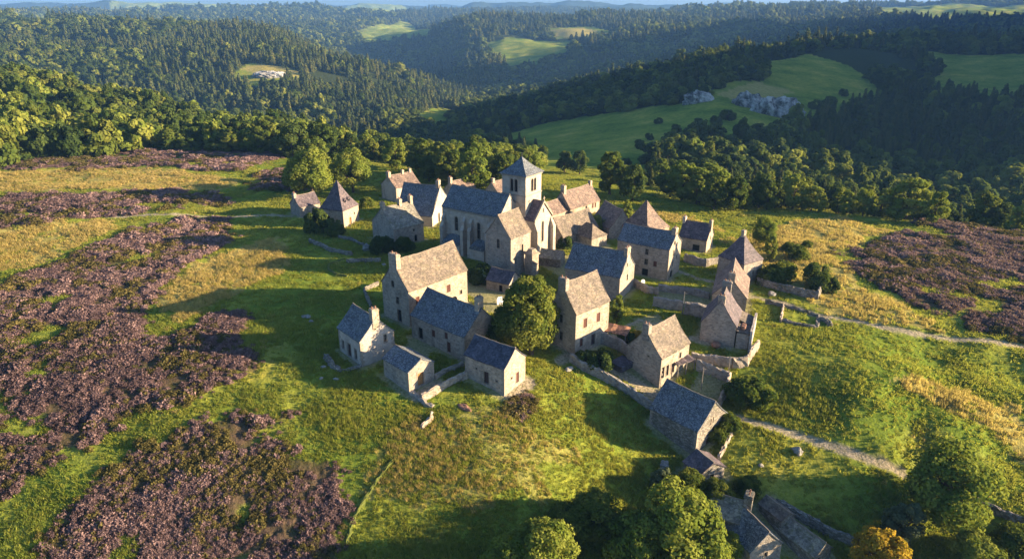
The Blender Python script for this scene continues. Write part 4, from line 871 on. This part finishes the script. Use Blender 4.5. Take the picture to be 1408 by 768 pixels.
for x,y,z,d,c,sc in WD:
    px,py=proj(x,y,z+6)
    side='left' if px<445 else ('mid' if px<790 else 'right')
    h=rs.uniform(8,15.5)
    if side=='right' and d<330: h*=.86
    if side=='mid': h*=.85
    show=(0<px<1408)
    if c<.5 and nb<235 and show and sc==1.0:
        nb+=1
        lb,gp={'left':('rounded broadleaf tree of the wood beyond the heather moor','broadleaf trees of the wood beyond the heather moor'),'mid':('broadleaf tree of the grove directly behind the village roofs','broadleaf trees of the grove behind the village'),'right':('broadleaf tree of the hedge belt along the far field edge','broadleaf trees of the belt along the far field')}[side]
        tree(rs.choice(['broad0','broad1','broad2','broad3','broad4','broad1'] if side!='right' else (['broad0','broad1','broad3','poplar','poplar','broad2'] if d<262 else ['broad3','con0','con1','broad3','poplar'])),x,y,h,lb,group=gp,wide=rs.uniform(.9,1.25))
    elif c>.5 and nc<110 and show and sc==1.0:
        nc+=1
        lb,gp={'left':('pointed conifer among the broadleaf wood beyond the heather moor','conifers of the wood beyond the heather moor'),'mid':('pointed conifer of the grove behind the village roofs','conifers of the grove behind the village'),'right':('pointed conifer standing in the tree belt along the far field','conifers of the belt along the far field')}[side]
        tree(f'con{rs.randrange(3)}',x,y,h*1.2,lb,name='conifer_tree',group=gp)
    else: (rest_c if c>.5 else rest_b).append((x,y,z-.5,sc,h))
# ---- masses: one object each, crowns instanced from geometry held inside the same object
def scatter(name,label_kind,meshes,pts,scl,rot,idx,tilt=None):
    """ONE object of kind stuff: its points carry copies of a few small meshes"""
    me=bpy.data.meshes.new(name); n=len(pts); me.vertices.add(n); me.vertices.foreach_set('co',np.asarray(pts,np.float32).ravel())
    for k,a,t in (('scl',scl,'FLOAT_VECTOR'),('rot',rot,'FLOAT'),('idx',idx,'INT')):
        at=me.attributes.new(k,t,'POINT'); at.data.foreach_set('vector' if t=='FLOAT_VECTOR' else 'value',np.ascontiguousarray(a,np.int32 if t=='INT' else np.float32).ravel())
    o=link(bpy.data.objects.new(name,me)); o['kind']='stuff'
    ng=bpy.data.node_groups.new(name+'_nodes','GeometryNodeTree')
    ng.interface.new_socket('Geometry',in_out='INPUT',socket_type='NodeSocketGeometry'); ng.interface.new_socket('Geometry',in_out='OUTPUT',socket_type='NodeSocketGeometry')
    N=lambda t:ng.nodes.new(t); L=ng.links.new
    gi,go=N('NodeGroupInput'),N('NodeGroupOutput'); jo=N('GeometryNodeJoinGeometry')
    pt=N('GeometryNodeMeshToPoints'); L(gi.outputs[0],pt.inputs['Mesh'])
    ro=N('GeometryNodeInputNamedAttribute'); ro.data_type='FLOAT'; ro.inputs['Name'].default_value='rot'
    cx=N('ShaderNodeCombineXYZ'); L(ro.outputs[0],cx.inputs[2])
    sc=N('GeometryNodeInputNamedAttribute'); sc.data_type='FLOAT_VECTOR'; sc.inputs['Name'].default_value='scl'
    ia=N('GeometryNodeInputNamedAttribute'); ia.data_type='INT'; ia.inputs['Name'].default_value='idx'
    for i,m in enumerate(meshes):
        src=m
        oi=N('GeometryNodeObjectInfo'); oi.transform_space='ORIGINAL'; oi.inputs['Object'].default_value=src; oi.inputs['As Instance'].default_value=False
        ip=N('GeometryNodeInstanceOnPoints'); L(pt.outputs[0],ip.inputs['Points']); L(oi.outputs['Geometry'],ip.inputs['Instance'])
        cm=N('FunctionNodeCompare'); cm.data_type='INT'; cm.operation='EQUAL'; L(ia.outputs[0],cm.inputs[2]); cm.inputs[3].default_value=i
        L(cm.outputs[0],ip.inputs['Selection']); L(cx.outputs[0],ip.inputs['Rotation']); L(sc.outputs[0],ip.inputs['Scale'])
        L(ip.outputs[0],jo.inputs[0])
    L(jo.outputs[0],go.inputs[0])
    md=o.modifiers.new('scatter','NODES'); md.node_group=ng; return o
def src_obj(me):
    """a mesh kept in the file as the pattern the scatter copies; it is not linked into the scene itself"""
    return bpy.data.objects.new(me.name,me)
def forest(name,lst,meshes,seed,hb):
    r=np.random.RandomState(seed); A=np.array(lst); n=len(A)
    w=r.uniform(.7,1.4,n)*A[:,3]; hh=A[:,4]/hb*A[:,3]**.7*r.uniform(.65,1.25,n)
    scatter(name,'',[src_obj(m) for m in meshes],A[:,:3],np.stack([w,w,hh],1),r.uniform(0,6.28,n),r.randint(0,len(meshes),n))
forest('broadleaf_forest',rest_b,FARB,11,13); forest('conifer_forest',rest_c,FARC,12,13.5)
print('trees',nb,nc,len(rest_b),len(rest_c))
# ------------------------------------------------------------------ heather, grass
def tuft(name,seed,n,h,rad,wdt,mat,lean=.35):
    rs=np.random.RandomState(seed); b=rs.uniform(-rad,rad,(n,2)); a=rs.uniform(0,6.283,n); hh=h*rs.uniform(.5,1.1,n); V=[];F=[]
    for i in range(n):
        dx,dy=math.cos(a[i])*wdt,math.sin(a[i])*wdt; lx,ly=rs.normal(0,lean,2)*hh[i]
        V+=[(b[i,0]-dx,b[i,1]-dy,-.05),(b[i,0]+dx,b[i,1]+dy,-.05),(b[i,0]+lx,b[i,1]+ly,hh[i])]; F.append((3*i,3*i+1,3*i+2))
    return npmesh(name,np.array(V),np.array(F),mat,np.repeat(rs.uniform(0,1,n),3))
def heath_clump(name,seed,mat):
    rs=np.random.RandomState(seed); n=150; d=rs.normal(0,1,(n,3)); d[:,2]=np.abs(d[:,2])*.9; d/=np.linalg.norm(d,axis=1)[:,None]
    P=d*rs.uniform(.6,1.05,(n,1))*np.array([.75,.75,.62]); P[:,:2]*=1+.25*np.sin(np.arctan2(P[:,1],P[:,0])*3+seed)[:,None]
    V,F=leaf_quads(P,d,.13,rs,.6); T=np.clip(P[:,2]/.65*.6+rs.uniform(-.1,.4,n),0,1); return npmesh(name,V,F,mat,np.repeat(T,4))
rs_=np.random.RandomState(21)
def near_pts(n,d0,d1,az0=-40,az1=40,pw=1.0):
    # density falls with distance
    u=rs_.uniform(0,1,n); r=d0*(d1/d0)**u; a=np.radians(rs_.uniform(az0,az1,n)); return r*np.sin(a),r*np.cos(a)
def free(X,Y,r): return house_dist(X,Y)>r
X,Y=near_pts(270000,58,340,-45,41); he,st,pa,wo=masks(X+rs_.normal(0,.9,len(X)),Y+rs_.normal(0,.9,len(X))); k=(he>.5)&free(X,Y,1.2)&(fbm(X/3.5+70,Y/3.5+20,3)+rs_.normal(0,.05,len(X))>-.13); X,Y=X[k],Y[k]
r=np.hypot(X,Y); s=np.clip(r/120,.55,2.0)*(.45+.75*rs_.uniform(0,1,len(X))**2+.9*np.clip(fbm(X/2.5,Y/2.5,2)*2,0,1)); gsel=(fbm(X/6+4,Y/6,3)+rs_.normal(0,.12,len(X)))
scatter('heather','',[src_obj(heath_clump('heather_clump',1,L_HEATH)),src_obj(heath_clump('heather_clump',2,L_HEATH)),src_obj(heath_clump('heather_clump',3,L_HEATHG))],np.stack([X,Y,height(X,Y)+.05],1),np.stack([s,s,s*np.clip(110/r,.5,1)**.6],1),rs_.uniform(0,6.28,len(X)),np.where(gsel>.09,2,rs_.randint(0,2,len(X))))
print('heather',len(X))
X,Y=near_pts(190000,56,330,-46,46); he,st,pa,wo=masks(X,Y); n4=fbm(X/7+30,Y/7+30,3)
k=(he<.3)&(pa<.25)&free(X,Y,.35)&(n4+rs_.normal(0,.15,len(X))>-.12); X,Y,st,n4=X[k],Y[k],st[k],n4[k]; r=np.hypot(X,Y)
s=np.clip(r/100,.8,2.6)*rs_.uniform(.5,1.2,len(X)); hgt=s*np.clip(100/r,.35,1)*(.7+.35*st+.7*np.clip(n4*3,0,1))
scatter('grass','',[src_obj(tuft('grass_tuft',1,16,.55,.42,.07,L_GRASS)),src_obj(tuft('grass_tuft',2,16,.5,.45,.08,L_GRASS)),src_obj(tuft('straw_tuft',3,18,.65,.4,.06,L_STRAW))],np.stack([X,Y,height(X,Y)],1),np.stack([s,s,hgt],1),rs_.uniform(0,6.28,len(X)),np.where(st+rs_.normal(0,.2,len(X))>.55,2,rs_.randint(0,2,len(X))))
print('grass',len(X))
# ------------------------------------------------------------------ rock outcrops on the far hills
def outcrop(px,py,s,label):
    x,y,_=ground_at(px,py); bm=bmesh.new(); bmesh.ops.create_icosphere(bm,subdivisions=5,radius=1); co=np.array([v.co for v in bm.verts])
    k=1+.9*fbm(co[:,0]*2.2+co[:,2]*1.3+px,co[:,1]*2.2-co[:,2]*1.7,4)+.7*np.abs(fbm(co[:,0]*5+co[:,2]*4,co[:,1]*5+co[:,2]*3,3))
    for v,q in zip(bm.verts,k): v.co=Vector((v.co.x*q*s[0],v.co.y*q*s[1],v.co.z*q*s[2]))
    me=bpy.data.meshes.new('rock_outcrop'); bm.to_mesh(me); bm.free(); me.materials.append(M_CLIFF); o=link(bpy.data.objects.new('rock_outcrop',me)); o.location=(x,y,hz(x,y)); tag(o,label,'rock')
m,nt,b=newmat('cliff_rock'); nz=noise(nt,coords(nt,(.13,.13,.10)),1,7,.75); nt.links.new(ramp(nt,nz,[(.40,(.06,.06,.055)),(.5,(.30,.29,.27)),(.6,(.55,.53,.50))]),b.inputs['Base Color']); bump(nt,b,nz,1.0,3.0); M_CLIFF=m
outcrop(1066,158,(17,6,11),'big grey cliff on the far green hillside')
outcrop(1030,146,(13,6,8),'grey cliff left of the big one on the far hillside')
outcrop(960,140,(11,6,7),'small rock face under trees, leftmost on the far hill')
outcrop(372,105,(22,10,6),'pale rocks on the sunny knoll in the left forest')
HAZE=8.5e-5
# ------------------------------------------------------------------ haze
g=Geo(); g.box(-9600,9600,-9600,9600,-420,330); hzm=bpy.data.materials.new('air'); hzm.use_nodes=True; nt=hzm.node_tree; nt.nodes.clear()
out=nd(nt,'ShaderNodeOutputMaterial'); pv_=nd(nt,'ShaderNodeVolumePrincipled'); pv_.inputs['Color'].default_value=(.22,.48,1.0,1); pv_.inputs['Density'].default_value=HAZE; pv_.inputs['Anisotropy'].default_value=.1
nt.links.new(pv_.outputs[0],out.inputs['Volume'])
if HAZE>0:
    o=g.build('haze',hzm); o['kind']='stuff'; o['label']='pale blue air haze'
